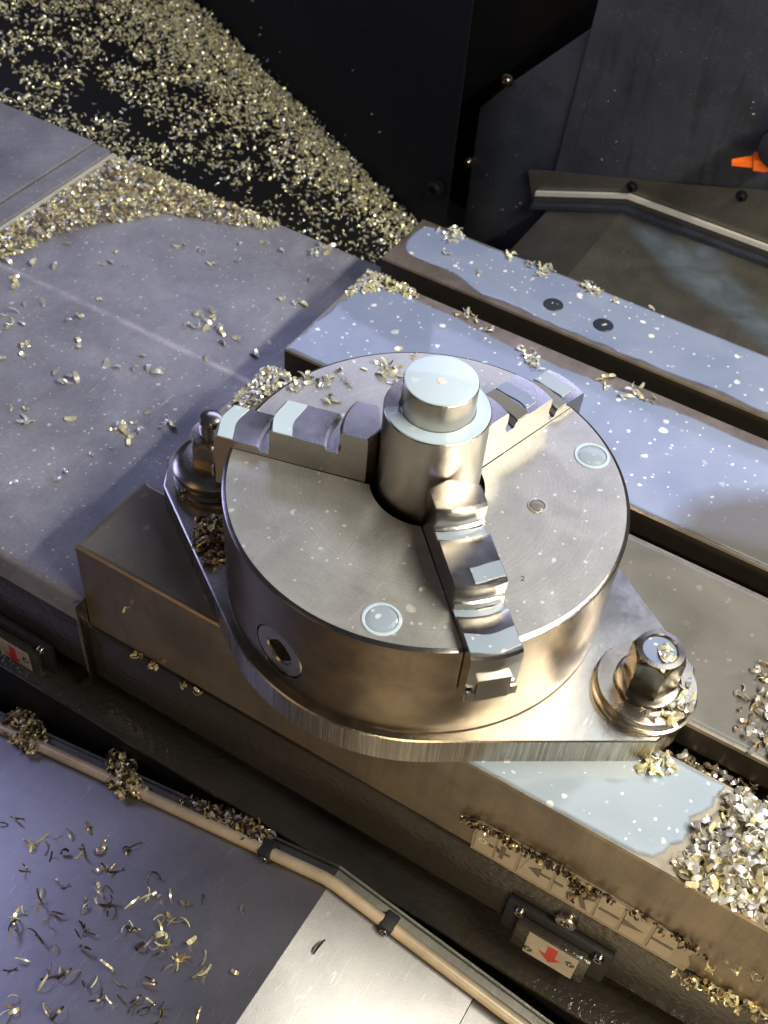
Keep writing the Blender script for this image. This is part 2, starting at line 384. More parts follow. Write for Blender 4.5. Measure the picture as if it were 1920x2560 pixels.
# rear way cover: left flank sloping, right flat, with lip strip and bracket plate
rear = thing('rear_way_cover', 'dark grey wet rear way cover with a bent lip along its back edge', 'way cover', (-0.0757, 0.42, -0.05))
bm = bmesh.new()
prof = [(-0.142, -0.0745), (-0.0757, -0.05), (0.55, -0.05), (0.55, -0.054), (-0.0757, -0.054), (-0.142, -0.0785)]
prism(bm, prof, 'y', 0.30, 0.523)
obj('sheet', bm, M['rear_sheet'], rear, 20)
def roof(z): return [(-0.158, z - 0.029), (-0.0757, z), (0.55, z)]
def strip(name, m, za, zb, ya, yb, x0=-0.1585):
    bm = bmesh.new()
    P = [(x0, -0.0295), (-0.0757, 0.0), (0.55, 0.0)]
    prism(bm, [(x, z + zb) for x, z in P] + [(x, z + za) for x, z in P[::-1]], 'y', ya, yb)
    return obj(name, bm, M[m], rear, 20)
strip('lip', 'grey_panel', -0.0495, -0.0455, 0.501, 0.5112)
strip('lip_face', 'rear_sheet', -0.0450, -0.0395, 0.5085, 0.5112)
strip('seal_strip', 'seal', -0.0392, -0.0350, 0.5075, 0.5105)
bm = bmesh.new()
prism(bm, [(-0.170, -0.050), (-0.160, -0.0815), (-0.0757, -0.0495), (0.55, -0.0495), (0.55, 0.155), (-0.06, -0.018), (-0.16, -0.046)], 'y', 0.5116, 0.5140)
brk = obj('bracket_plate', bm, M['rear_sheet'], rear, 20)
for x, z in ((-0.0745, -0.0285), (0.0158, -0.0025)): wall_bolt(x, 0.5116, z, 0.0036, 'black', 'bolt', rear)
# coolant streak on the rear cover
bm = bmesh.new(); lay = bm.verts.layers.float.new('film'); rows = []
for cx_, cy_, hw in ((-0.068, 0.490, 0.004), (-0.045, 0.487, 0.011), (-0.020, 0.474, 0.015), (-0.004, 0.474, 0.024), (0.010, 0.468, 0.026), (0.03, 0.450, 0.018), (0.06, 0.435, 0.016), (0.10, 0.413, 0.015), (0.15, 0.385, 0.015), (0.19, 0.36, 0.014)):
    row = []
    for s_, a_ in ((-1.5, 0), (-0.9, 0.7), (0, 1), (0.9, 0.7), (1.5, 0)):
        v_ = bm.verts.new((cx_ + 0.3 * s_ * hw, cy_ + s_ * hw, -0.0497)); v_[lay] = a_ * (0.0 if cx_ < -0.06 else 1.0); row.append(v_)
    rows.append(row)
for A_, B_ in zip(rows, rows[1:]):
    for k in range(4): bm.faces.new((A_[k], B_[k], B_[k + 1], A_[k + 1]))
tag(obj('coolant_streak', bm, M['coolant_streak']), 'thin bluish coolant streak drying on the grey rear cover', 'coolant')

P_ = [(0.0035 - 0.004 * k * 0.4, 0.5142, 0.0640 + 0.004 * k) for k in range(3)]
for _ in range(14): P_.append((random.uniform(-0.12, 0.06), 0.5142, random.uniform(-0.03, 0.12)))
for _ in range(10): P_.append((random.uniform(-0.225, -0.15), YP - 0.0042, random.uniform(-0.13, -0.03)))
for _ in range(34):
    s_ = random.uniform(0.03, 0.42); q_ = WA + dw * s_ - nw * 0.0012
    P_.append((q_.x, q_.y, slope_z(q_.x, 0) + 0.008 + abs(random.gauss(0, 0.05))))
WALL_FLECKS = P_
# orange nozzle
noz = thing('coolant_nozzle', 'orange plastic coolant nozzle on a black ball joint at the right frame edge', 'nozzle', (0.028, 0.49, 0.045))
bm = bmesh.new()
mt = Matrix.Translation((0.030, 0.485, 0.047)) @ Matrix.Rotation(R(-104), 4, 'Y') @ Matrix.Rotation(R(18), 4, 'X')
lathe(bm, [(0.0, 0.0265), (0.0020, 0.0265), (0.0028, 0.026), (0.0052, 0.011), (0.0078, 0.010), (0.0092, 0.002), (0.0075, -0.006), (0, -0.006)], 6, mat4=mt)
obj('tip', bm, M['orange'], noz, 20)
bm = bmesh.new()
lathe(bm, [(0, 0.014), (0.008, 0.0135), (0.015, 0.010), (0.017, 0.003), (0.016, -0.004), (0.008, -0.02), (0, -0.02)], 24, (0, 0, 0), Matrix.Translation((0.036, 0.487, 0.060)) @ Matrix.Rotation(R(70), 4, 'X'))
obj('ball_joint', bm, M['rubber'], noz)
bm = bmesh.new(); tube(bm, [(0.04, 0.49, 0.065), (0.05, 0.50, 0.09), (0.055, 0.505, 0.13)], 0.009, 16); obj('hose', bm, M['rubber'], noz)

# ------------------------------------------------------------------ left way cover
CZ = -0.050
cov = thing('left_way_cover', 'broad blue grey steel way cover strewn with chips left of the table', 'way cover', (-0.3, 0.1, CZ))
def cover_profile(dz, yb, yf=-0.0735, rr=0.006, zb=-0.125, th=0.003):
    o = [(yb, CZ + dz)]
    for k in range(7):
        a = R(90 - 15 * k); o.append((yf + rr - rr * math.cos(R(15 * k) - R(90)) * 1.0 if False else yf + rr - rr * math.sin(R(15 * k)), CZ + dz - rr + rr * math.cos(R(15 * k))))
    o.append((yf, zb))
    i = [(yf + th, zb)] + [(yf + th, CZ + dz - rr), (yf + rr, CZ + dz - th), (yb, CZ + dz - th)]
    return o + i
bm = bmesh.new(); prism(bm, cover_profile(0, 0.312), 'x', -0.56, -0.1785); obj('sheet', bm, M['cover'], cov, 25)
bm = bmesh.new(); prism(bm, cover_profile(0.0105, 0.306, -0.0755, 0.006, -0.118), 'x', -1.2, -0.4915); obj('upper_segment', bm, M['cover'], cov, 25)
bm = bmesh.new(); prism(bm, cover_profile(0.007, 0.3075, -0.0745, 0.006, -0.12), 'x', -0.4912, -0.474); obj('wiper_edge', bm, M['cover'], cov, 25)
bm = bmesh.new(); prism(bm, cover_profile(0.0035, 0.310, -0.0742, 0.006, -0.12), 'x', -0.4738, -0.4695); obj('wiper_lip', bm, M['seal'], cov, 25)
bm = bmesh.new(); box(bm, -0.1783, -0.1768, -0.0795, 0.31, -0.131, CZ + 0.0006, 0.0004); obj('end_flange', bm, M['nut'], cov, 25)
bm = bmesh.new(); box(bm, -0.1802, -0.1786, -0.0790, -0.0738, -0.119, CZ - 0.016, 0.0003); obj('end_clip', bm, M['brass'], cov, 25)

# ------------------------------------------------------------------ machine table
XE = 0.62
tbl = thing('machine_table', 'heavy steel T-slotted machine table wet with milky coolant', 'machine table', (0.1, 0.12, -0.073))
ch = 0.0011
def land(o, y0, y1):
    o += [(y0, -ch), (y0 + ch, 0.0), (y1 - ch, 0.0), (y1, -ch)]
out = []
YF, YBK = -0.0722, 0.3236
slots = [(-0.0105, 0.0105), (0.1163, 0.1353), (0.2418, 0.2612)]
cur = YF
for y0, y1 in slots:
    land(out, cur, y0)
    c = (y0 + y1) / 2
    out += [(y0, -0.018), (c - 0.016, -0.018), (c - 0.016, -0.032), (c + 0.016, -0.032), (c + 0.016, -0.018), (y1, -0.018)]
    cur = y1
land(out, cur, YBK)
out += [(YBK, -0.073), (YF, -0.073)]
bm = bmesh.new(); prism(bm, out, 'x', -0.1761, XE)
bm.normal_update(); bmesh.ops.triangulate(bm, faces=[f for f in bm.faces if len(f.verts) > 4])
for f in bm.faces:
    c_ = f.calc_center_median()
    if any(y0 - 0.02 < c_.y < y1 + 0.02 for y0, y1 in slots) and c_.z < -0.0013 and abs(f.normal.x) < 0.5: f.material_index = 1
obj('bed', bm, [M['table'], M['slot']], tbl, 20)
for x in (-0.0482, -0.0093):
    bm = bmesh.new(); lathe(bm, [(0.0072, -0.0005), (0.0072, 0.0010), (0.0068, 0.0013), (0.0, 0.0013)], 32, (x, 0.2855, 0))  # raised dark disc stands in for the darkness of an open hole
    obj('dark_hole_disc', bm, M['dark_blue'], tbl)

# puddles
def puddle(name, pts, mat, label, seed, t=0.0006, amp=0.0016):
    bm = bmesh.new(); sheet(bm, jagged(pts, 0.004, amp, seed), Z0, t, 0.0032)
    return tag(obj(name, bm, M[mat], None, 0), label, 'coolant', 'coolant puddles on the table lands')
puddle('coolant_puddle', [(-0.160, 0.2760), (-0.125, 0.2745), (-0.10, 0.2665), (-0.05, 0.2655), (0.30, 0.2650), (0.5, 0.265, 0.3), (0.5, 0.3233, 0.1), (-0.10, 0.3230, 0.4), (-0.150, 0.3210), (-0.171, 0.3160), (-0.1725, 0.290), (-0.169, 0.281)], 'coolant_rear', 'milky blue coolant puddle on the rearmost table land behind the last slot', 21)
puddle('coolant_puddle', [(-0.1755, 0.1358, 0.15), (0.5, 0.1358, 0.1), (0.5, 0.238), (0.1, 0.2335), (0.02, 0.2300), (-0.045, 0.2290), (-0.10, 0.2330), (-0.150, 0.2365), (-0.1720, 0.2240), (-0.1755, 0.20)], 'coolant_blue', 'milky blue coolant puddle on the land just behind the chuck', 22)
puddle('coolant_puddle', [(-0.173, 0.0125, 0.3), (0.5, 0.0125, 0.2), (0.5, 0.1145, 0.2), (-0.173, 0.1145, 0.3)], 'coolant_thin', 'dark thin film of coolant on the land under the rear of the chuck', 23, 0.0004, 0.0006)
puddle('coolant_puddle', [(0.02, -0.0719, 0.05), (0.150, -0.0719, 0.05), (0.164, -0.0716, 0.3), (0.172, -0.0690), (0.176, -0.0635), (0.1775, -0.058), (0.182, -0.053), (0.1835, -0.045), (0.181, -0.039), (0.185, -0.033), (0.188, -0.027), (0.1890, -0.0115, 0.3), (0.02, -0.0107, 0.2)], 'coolant_pale', 'pale milky coolant puddle at the front right below the base plate tip', 24)
puddle('coolant_puddle', [(-0.1757, -0.0717, 0.05), (-0.03, -0.0717, 0.05), (-0.03, -0.0110, 0.1), (-0.1757, -0.0110, 0.05)], 'coolant_thin', 'still grey coolant film on the front left corner of the table', 25, 0.0005, 0.0005)

# label strip on the table front
lab = thing('label_strip', 'tan strip of arrow and letter stickers under clear film on the table front', 'label', (0.15, YF, -0.06))
yF = YF
bm = bmesh.new()
bl = [(0.0868, -0.0745), (0.10, -0.0742), (0.13, -0.0752), (0.135, -0.0758), (0.148, -0.0748), (0.165, -0.0760), (0.1745, -0.0772), (0.19, -0.0752), (0.2095, -0.0748), (0.2105, -0.066), (0.2075, -0.058), (0.2095, -0.0515), (0.19, -0.0455), (0.16, -0.0435), (0.12, -0.0432), (0.0885, -0.0435), (0.0862, -0.058)]
prism(bm, bl, 'y', yF - 0.0012, yF - 0.0001); obj('clear_film', bm, M['film'], lab, 20)
for a, b2 in ((0.0882, 0.0990), (0.1004, 0.1122), (0.1140, 0.1320), (0.1340, 0.1420), (0.1442, 0.1568), (0.1584, 0.1708), (0.1726, 0.1862), (0.1882, 0.2005)):
    bm = bmesh.new(); box(bm, a, b2, yF - 0.0018, yF - 0.0011, -0.0712, -0.0452, 0.0003); obj('sticker', bm, M['tile'], lab, 20)
def mark(pts):
    bm = bmesh.new(); prism(bm, pts, 'y', yF - 0.00205, yF - 0.00175); return obj('symbol', bm, M['ink'], lab, 0)
def bar(x0, x1, z, h=0.0011): return [(x0, z - h), (x1, z - h), (x1, z + h), (x0, z + h)]
bm = bmesh.new(); tor = []
for k in range(20):
    a = 2 * math.pi * k / 20; tor.append((0.0925 + 0.0026 * math.cos(a), -0.0588 + 0.0026 * math.sin(a)))
inn = [(0.0925 + 0.0016 * math.cos(2 * math.pi * k / 20), -0.0588 + 0.0016 * math.sin(2 * math.pi * k / 20)) for k in range(20)]
for k in range(20):
    q = [tor[k], tor[(k + 1) % 20], inn[(k + 1) % 20], inn[k]]
    bm.faces.new([bm.verts.new((x, yF - 0.00205, z)) for x, z in q])
obj('symbol', bm, M['seal'], lab, 0)
mark(bar(0.0962, 0.0990, -0.0595)); mark(bar(0.1004, 0.1024, -0.0592, 0.0013))
mark([(0.1012, -0.0622), (0.1030, -0.0622), (0.1030, -0.0665), (0.1052, -0.0665), (0.1052, -0.0610), (0.1086, -0.0610), (0.1086, -0.0588), (0.1056, -0.0588), (0.1056, -0.0535), (0.1030, -0.0535), (0.1030, -0.0592), (0.1012, -0.0592)])
mark([(0.1196, -0.0592), (0.1262, -0.0540), (0.1262, -0.0580), (0.1320, -0.0580), (0.1320, -0.0600), (0.1262, -0.0600), (0.1262, -0.0640)])
mark(bar(0.1340, 0.1392, -0.0590, 0.0010))
mark([(0.1448, -0.0620), (0.1480, -0.0600), (0.1512, -0.0690), (0.1545, -0.0690), (0.1510, -0.0592), (0.1568, -0.0560), (0.1568, -0.0535), (0.1500, -0.0568), (0.1475, -0.0500), (0.1450, -0.0500), (0.1478, -0.0580), (0.1448, -0.0600)])
mark(bar(0.1596, 0.1708, -0.0592)); mark([(0.1728, -0.0622), (0.1728, -0.0562), (0.1838, -0.0592)]); mark(bar(0.1884, 0.2000, -0.0590))
bm = bmesh.new()
for k in range(6): box(bm, 0.1150 + 0.0006 * k, 0.1153 + 0.0006 * k, yF - 0.0020, yF - 0.0017, -0.0665 + 0.0028 * k, -0.0647 + 0.0028 * k)
obj('scale_ticks', bm, M['ink'], lab, 0)

# ------------------------------------------------------------------ saddle apron below the table
apr = thing('saddle_apron', 'wet dark grey painted apron of the saddle below the table front', 'machine apron', (0.1, -0.07, -0.127))
bm = bmesh.new(); box(bm, -0.40, XE, -0.0738, 0.30, -0.1275, -0.0745, 0.0012); obj('upper_panel', bm, M['apron'], apr, 25)
bm = bmesh.new(); box(bm, -0.60, XE, -0.052, 0.30, -0.40, -0.1278); obj('lower_casting', bm, M['black'], apr, 0)
bm = bmesh.new(); box(bm, -0.45, XE, -0.0912, -0.0522, -0.1562, -0.1502, 0.0012); obj('ledge', bm, M['apron'], apr, 25)
bm = bmesh.new(); box(bm, -0.45, XE, -0.0895, -0.0872, -0.36, -0.1564); obj('skirt', bm, M['black'], apr, 0)
def pan_screw(x, z, y, r=0.0062):
    bm = bmesh.new(); mt = Matrix.Translation((x, y, z)) @ Matrix.Rotation(R(90), 4, 'X')
    lathe(bm, [(r, 0), (r, 0.0030), (r * 0.85, 0.0038), (r * 0.45, 0.0038), (r * 0.4, 0.0020), (0, 0.0020)], 24, mat4=mt)
    return obj('screw', bm, M['washer'], apr)
pan_screw(0.1478, -0.0885, -0.0738)

def stop_block(x, z, label):
    t = thing('limit_stop', label, 'stop block', (x, -0.0738, z - 0.014), 'arrow marked stop blocks on the apron')
    bm = bmesh.new(); box(bm, x - 0.0315, x + 0.0305, -0.0785, -0.0739, z - 0.0262, z + 0.0075, 0.0012); obj('bracket', bm, M['rubber'], t, 25)  # black bracket also stands in for the shadow above the block
    bm = bmesh.new(); box(bm, x - 0.0222, x + 0.0214, -0.0840, -0.0786, z - 0.0278, z, 0.0012); obj('housing', bm, M['apron'], t, 25)
    bm = bmesh.new(); box(bm, x - 0.0138, x + 0.0156, -0.0844, -0.0839, z - 0.0276, z - 0.0026); obj('sticker', bm, M['sticker'], t, 0)
    bm = bmesh.new()
    cx, cz = x + 0.0008, z - 0.0148
    prism(bm, [(cx - 0.0025, cz + 0.0096), (cx + 0.0032, cz + 0.0096), (cx + 0.0032, cz - 0.0010), (cx + 0.0062, cz - 0.0010), (cx + 0.0003, cz - 0.0085), (cx - 0.0066, cz - 0.0010), (cx - 0.0025, cz - 0.0010)], 'y', -0.0847, -0.08435); obj('arrow', bm, M['red'], t, 0)
    for dx, dz in ((-0.0115, -0.0215), (0.0122, -0.0115)):
        bm = bmesh.new(); mt = Matrix.Translation((x + dx, -0.0846, z + dz)) @ Matrix.Rotation(R(90), 4, 'X')
        lathe(bm, [(0.0026, 0), (0.0024, 0.0003), (0.0014, 0.0003), (0.0013, 0.0)], 20, mat4=mt); obj('rivet_ring', bm, M['nut'], t)
    for dx in (-0.0228, 0.0238):
        bm = bmesh.new(); mt = Matrix.Translation((x + dx, -0.0786, z + 0.0035)) @ Matrix.Rotation(R(90), 4, 'X')
        lathe(bm, [(0.0030, -0.001), (0.0030, 0.0024), (0.0025, 0.0032), (0.0012, 0.0032), (0.0011, 0.0018), (0, 0.0018)], 16, mat4=mt); obj('screw', bm, M['nut'], t)
    return t
stop_block(0.1470, -0.1018, 'grey stop block with a red down arrow sticker below the label strip')
stop_block(-0.2430, -0.1290, 'dark stop block with red marks at the left frame edge under the left cover')

# ------------------------------------------------------------------ front way cover (roof shaped) with tube
XR, ZR, SLL, SLR = 0.0215, -0.1345, 0.285, 0.235
def front_z(x, y=0): return ZR - (SLL * (XR - x) if x < XR else SLR * (x - XR))
fr = thing('front_way_cover', 'roof shaped steel front way cover bluish left of the ridge and bright right', 'way cover', (XR, -0.3, ZR))
def roof_sheet(name, x0, x1, y0, y1, dz, m, th=0.003):
    bm = bmesh.new(); xs = [x0] + ([XR] if x0 < XR < x1 else []) + [x1]
    prism(bm, [(x, front_z(x) + dz) for x in xs] + [(x, front_z(x) + dz - th) for x in xs[::-1]], 'y', y0, y1)
    return obj(name, bm, M[m], fr, 10)
roof_sheet('sheet', -0.75, 0.1205, -0.75, -0.1035, 0, 'front_sheet')
roof_sheet('lower_segment', 0.1208, 0.70, -0.75, -0.1035, -0.005, 'front_sheet')
roof_sheet('back_flange', -0.75, 0.70, -0.1034, -0.0985, 0.0015, 'rear_sheet', 0.006)
roof_sheet('wiper_lip', -0.75, 0.70, -0.0984, -0.0970, 0.0045, 'rear_sheet', 0.009)
tb = thing('coolant_tube', 'beige plastic tube clipped along the back edge of the front cover', 'tube', (XR, -0.107, ZR))
bm = bmesh.new()
pts = []
for x in (-0.70, -0.45, -0.2, -0.05, 0.0, 0.012, 0.018, 0.0215, 0.025, 0.031, 0.045, 0.1, 0.2, 0.4, 0.65):
    zz = front_z(x) + 0.0046 - (0.0012 if abs(x - XR) < 0.002 else 0)
    pts.append((x, -0.1078 - 0.02 * max(0, x - 0.02) * 0.5, zz))
tube(bm, pts, 0.0037, 14); obj('hose', bm, M['tube'], tb, 60)
for x in (-0.0205, 0.0600):
    bm = bmesh.new(); s = -SLL if x > XR else SLL
    mt = Matrix.Translation((x, -0.1075, front_z(x))) @ Matrix.Rotation(-math.atan(s if x < XR else -SLR), 4, 'Y')
    box(bm, -0.0042, 0.0042, -0.0054, 0.0060, 0.0002, 0.0086, 0.0011)
    bmesh.ops.transform(bm, matrix=mt, verts=bm.verts[:]); cl = obj('clip', bm, M['rubber'], tb, 25)
    bm = bmesh.new(); mt2 = mt @ Matrix.Translation((0.0005, -0.0056, 0.0042)) @ Matrix.Rotation(R(90), 4, 'X')
    lathe(bm, [(0.0026, 0), (0.0026, 0.0008), (0.0018, 0.0008), (0.0017, -0.0004)], 18, mat4=mt2); obj('clip_ring', bm, M['washer'], cl)

# ------------------------------------------------------------------ base plate
PT = 0.0272
bp_ = thing('base_plate', 'polished diamond shaped steel base plate bolted under the chuck', 'base plate', (0, 0, 0))
def tangent(px, py, r, sgn):
    d = math.hypot(px, py); a = math.atan2(py, px); al = math.acos(r / d); return a + sgn * al
def plate_outline(r):
    o = []
    E = [(0.150, 0.0245), (0.1565, 0.008), (0.1565, -0.008), (0.150, -0.0265)]
    L = [(-0.1475, -0.0265), (-0.1583, -0.0085), (-0.1583, 0.0085), (-0.1475, 0.0245)]
    o += E
    a0 = tangent(*E[-1], r, -1); a1 = tangent(*L[0], r, 1)
    a0 %= 2 * math.pi; a1 %= 2 * math.pi
    for k in range(25): o.append((r * math.cos(a0 + (a1 - a0) * k / 24), r * math.sin(a0 + (a1 - a0) * k / 24)))
    o += L
    a0 = tangent(*L[-1], r, -1) % (2 * math.pi); a1 = tangent(*E[0], r, 1) % (2 * math.pi)
    for k in range(25): o.append((r * math.cos(a0 + (a1 - a0) * k / 24), r * math.sin(a0 + (a1 - a0) * k / 24)))
    return o
po = plate_outline(0.1045)
bm = bmesh.new(); n = len(po)
Av = [bm.verts.new((x, y, 0.00830)) for x, y in po]; Bv = [bm.verts.new((x, y, PT - 0.0008)) for x, y in po]
Cv = [bm.verts.new((x * 0.9935, y * 0.9935, PT)) for x, y in po]
for i in range(n):
    j = (i + 1) % n
    bm.faces.new((Av[i], Av[j], Bv[j], Bv[i])).material_index = 1
    bm.faces.new((Bv[i], Bv[j], Cv[j], Cv[i]))
bm.faces.new(Cv); bm.faces.new(Av[::-1])
obj('plate', bm, [M['plate'], M['plate_side']], bp_, 30)

def hexprism(bm, r, z0, z1, c, rot=0, chamf=0.0012):
    def ring(rr, z): return [bm.verts.new((c[0] + rr * math.cos(R(60 * k + rot)), c[1] + rr * math.sin(R(60 * k + rot)), z)) for k in range(6)]
    def rnd(rr, z, n=48): return [bm.verts.new((c[0] + rr * math.cos(2 * math.pi * k / n + R(rot)), c[1] + rr * math.sin(2 * math.pi * k / n + R(rot)), z)) for k in range(n)]
    n = 48; rings = []
    def hr(z, round_r=None):
        o = []
        for k in range(n):
            a = 2 * math.pi * k / n; aa = (a + math.pi / 6) % (math.pi / 3) - math.pi / 6
            hx = r * math.cos(math.pi / 6) / math.cos((a % (math.pi / 3)) - math.pi / 6)
            rr = hx if round_r is None else min(hx, round_r)
            o.append(bm.verts.new((c[0] + rr * math.cos(a + R(rot)), c[1] + rr * math.sin(a + R(rot)), z)))
        return o
    return hr, n
def nut(name, c, r, z0, z1, rot, parent, m='nut', hole=None):
    bm = bmesh.new(); hr, n = hexprism(bm, r, z0, z1, c, rot)
    ap = r * math.cos(math.pi / 6)
    rings = []
    def hexring(z, lim):
        o = []
        for k in range(n):
            a = 2 * math.pi * k / n
            hx = ap / math.cos((a % (math.pi / 3)) - math.pi / 6)
            rr = min(hx, lim); o.append(bm.verts.new((c[0] + rr * math.cos(a + R(rot)), c[1] + rr * math.sin(a + R(rot)), z)))
        return o
    # the corner chamfer: the lower the height the more of the corner survives
    rings = [hexring(z0, r), hexring(z1 - 0.0032, r), hexring(z1 - 0.0016, ap + (r - ap) * 0.5), hexring(z1, ap * 0.985)]
    rh = hole or 0.006
    rings.append([bm.verts.new((c[0] + rh * 1.06 * math.cos(2 * math.pi * k / n + R(rot)), c[1] + rh * 1.06 * math.sin(2 * math.pi * k / n + R(rot)), z1 + 0.0003)) for k in range(n)])
    rings.append([bm.verts.new((c[0] + rh * math.cos(2 * math.pi * k / n + R(rot)), c[1] + rh * math.sin(2 * math.pi * k / n + R(rot)), z1 - 0.0006)) for k in range(n)])
    rings.append([bm.verts.new((c[0] + rh * math.cos(2 * math.pi * k / n + R(rot)), c[1] + rh * math.sin(2 * math.pi * k / n + R(rot)), z1 - 0.006)) for k in range(n)])
    for a, b in zip(rings, rings[1:]):
        for k in range(n): bm.faces.new((a[k], a[(k + 1) % n], b[(k + 1) % n], b[k]))
    return obj(name, bm, M[m], parent, 28)

RB = (0.1331, -0.0030)
rb = thing('clamp_bolt', 'hex clamp nut on a wide washer at the right tip of the base plate', 'bolt', (*RB, PT), 'bolts clamping the base plate')
bm = bmesh.new(); lathe(bm, [(0.0075, 0.0001), (0.0256, 0.0001), (0.0262, 0.0008), (0.0262, 0.0020), (0.0250, 0.0026), (0.0252, 0.0068), (0.0246, 0.0078), (0.0075, 0.0078)], 72, (*RB, PT)); obj('washer', bm, M['washer'], rb)
bm = bmesh.new(); lathe(bm, [(0.009, 0.0079), (0.0160, 0.0079), (0.0165, 0.0088), (0.0163, 0.0104), (0.0150, 0.0112), (0.009, 0.0112)], 64, (*RB, PT)); obj('flange', bm, M['nut'], rb)
nut('nut', RB, 0.0135, PT + 0.0110, PT + 0.0355, 2, rb, 'nut', 0.0084)
bm = bmesh.new(); lathe(bm, [(0.0083, 0.030), (0.0083, 0.0342), (0.0, 0.0342)], 40, (*RB, PT)); obj('coolant_fill', bm, M['coolant_rear'], rb)

LB = (-0.1292, -0.0040)
lb = thing('clamp_bolt', 'clamp nut with protruding threaded stud half hidden behind the left jaw', 'bolt', (*LB, PT), 'bolts clamping the base plate')
bm = bmesh.new(); lathe(bm, [(0.0075, 0.0001), (0.0222, 0.0001), (0.0226, 0.0010), (0.0205, 0.0022), (0.0205, 0.0058), (0.0225, 0.0068), (0.0228, 0.0100), (0.0205, 0.0128), (0.0165, 0.0140), (0.0075, 0.0140)], 64, (*LB, PT)); obj('washer', bm, M['washer'], lb)
nut('nut', LB, 0.0128, PT + 0.0138, PT + 0.0330, 12, lb, 'washer', 0.0067)
bm = bmesh.new(); prof = [(0.0064, 0.026)]
for k in range(5): z = 0.032 + k * 0.0017; prof += [(0.0065, z), (0.0055, z + 0.0008)]
prof += [(0.0064, 0.0412), (0.0064, 0.0432), (0.0058, 0.0447), (0.0040, 0.0457), (0, 0.0461)]
lathe(bm, prof, 32, (*LB, PT)); obj('stud', bm, M['washer'], lb)

# ------------------------------------------------------------------ chuck
CT = 0.0944; ZB = PT + 0.0002
chk = thing('lathe_chuck', 'large round three jaw steel chuck holding a turned bar', 'chuck', (0, 0, ZB))
JA = [-165.4, 74.6, -45.4]; JOFF = {-165.4: -0.0020, 74.6: 0.0020, -45.4: 0.0020}
HW = 0.0124; RBORE = 0.0285; RC = 0.1; RT = 0.0988; ZS = 0.066
bm = bmesh.new()
lathe(bm, [(RBORE, ZB), (RC - 0.001, ZB), (RC, ZB + 0.001), (RC, ZS), (RBORE, ZS), (RBORE, ZB)], 192)
bmesh.ops.remove_doubles(bm, verts=bm.verts[:], dist=1e-6)
ring_o = obj('ring_tmp', bm, M['chuck'])
# key hole bored into the rim
KA = R(-102.6); KZ = 0.0500
kdir = Vector((math.cos(KA), math.sin(KA), 0))
bmc = bmesh.new(); mt = Matrix.Translation(kdir * 0.082 + Vector((0, 0, KZ))) @ kdir.to_track_quat('Z', 'Y').to_matrix().to_4x4()
lathe(bmc, [(0, 0), (0.0156, 0), (0.0156, 0.04), (0, 0.04)], 48, mat4=mt)
cut = obj('cut_tmp', bmc, M['chuck'])
md = ring_o.modifiers.new('b', 'BOOLEAN'); md.operation = 'DIFFERENCE'; md.object = cut; md.solver = 'EXACT'
dg = bpy.context.evaluated_depsgraph_get(); me_ring = bpy.data.meshes.new_from_object(ring_o.evaluated_get(dg))
bm = bmesh.new(); bm.from_mesh(me_ring)
for o in (ring_o, cut): bpy.data.objects.remove(o, do_unlink=True)
for f in bm.faces: f.material_index = 0
# three pie-shaped segments of the face between the jaw slots
for s in range(3):
    a_lo, a_hi = sorted(JA)[s], (sorted(JA) + [sorted(JA)[0] + 360])[s + 1]
    def line(a, off, r):   # point on slot wall at radius r, lateral offset off
        a_ = (a + 180) % 360 - 180; jo = JOFF[min(JOFF, key=lambda q: abs(q - a_))]
        return R(a) + math.asin((off + jo) / r)
    outl = []
    b0, b1 = line(a_lo, HW, RC), line(a_hi, -HW, RC)
    for k in range(49): outl.append((b0 + (b1 - b0) * k / 48, RC, 1))
    b0, b1 = line(a_lo, HW, RBORE), line(a_hi, -HW, RBORE)
    for k in range(17): outl.append((b1 + (b0 - b1) * k / 16, RBORE, 0))
    def P(a, r, rim, z): return bm.verts.new((r * math.cos(a), r * math.sin(a), z))
    bot = [P(a, r, q, ZS) for a, r, q in outl]
    mid = [P(a, r, q, CT - 0.0012) for a, r, q in outl]
    m2 = [P(a, r - (0.0008 if q else 0), q, CT - 0.0006) for a, r, q in outl]
    top = [P(a, r - (0.0020 if q else 0), q, CT) for a, r, q in outl]
    n = len(outl)
    for A_, B_, mi_ in ((bot, mid, 0), (mid, m2, 2), (m2, top, 2)):
        for i in range(n): bm.faces.new((A_[i], A_[(i + 1) % n], B_[(i + 1) % n], B_[i])).material_index = mi_ if outl[i][2] and outl[(i + 1) % n][2] else 0
    f = bm.faces.new(top); f.material_index = 1
obj('body', bm, [M['chuck'], M['chuck_top'], M['jaw']], chk, 25)
bm = bmesh.new(); lathe(bm, [(0, 0.040), (RBORE - 0.0003, 0.040), (RBORE - 0.0003, 0.0602), (RBORE - 0.001, 0.0602)], 48); obj('bore_floor', bm, M['black'], chk)
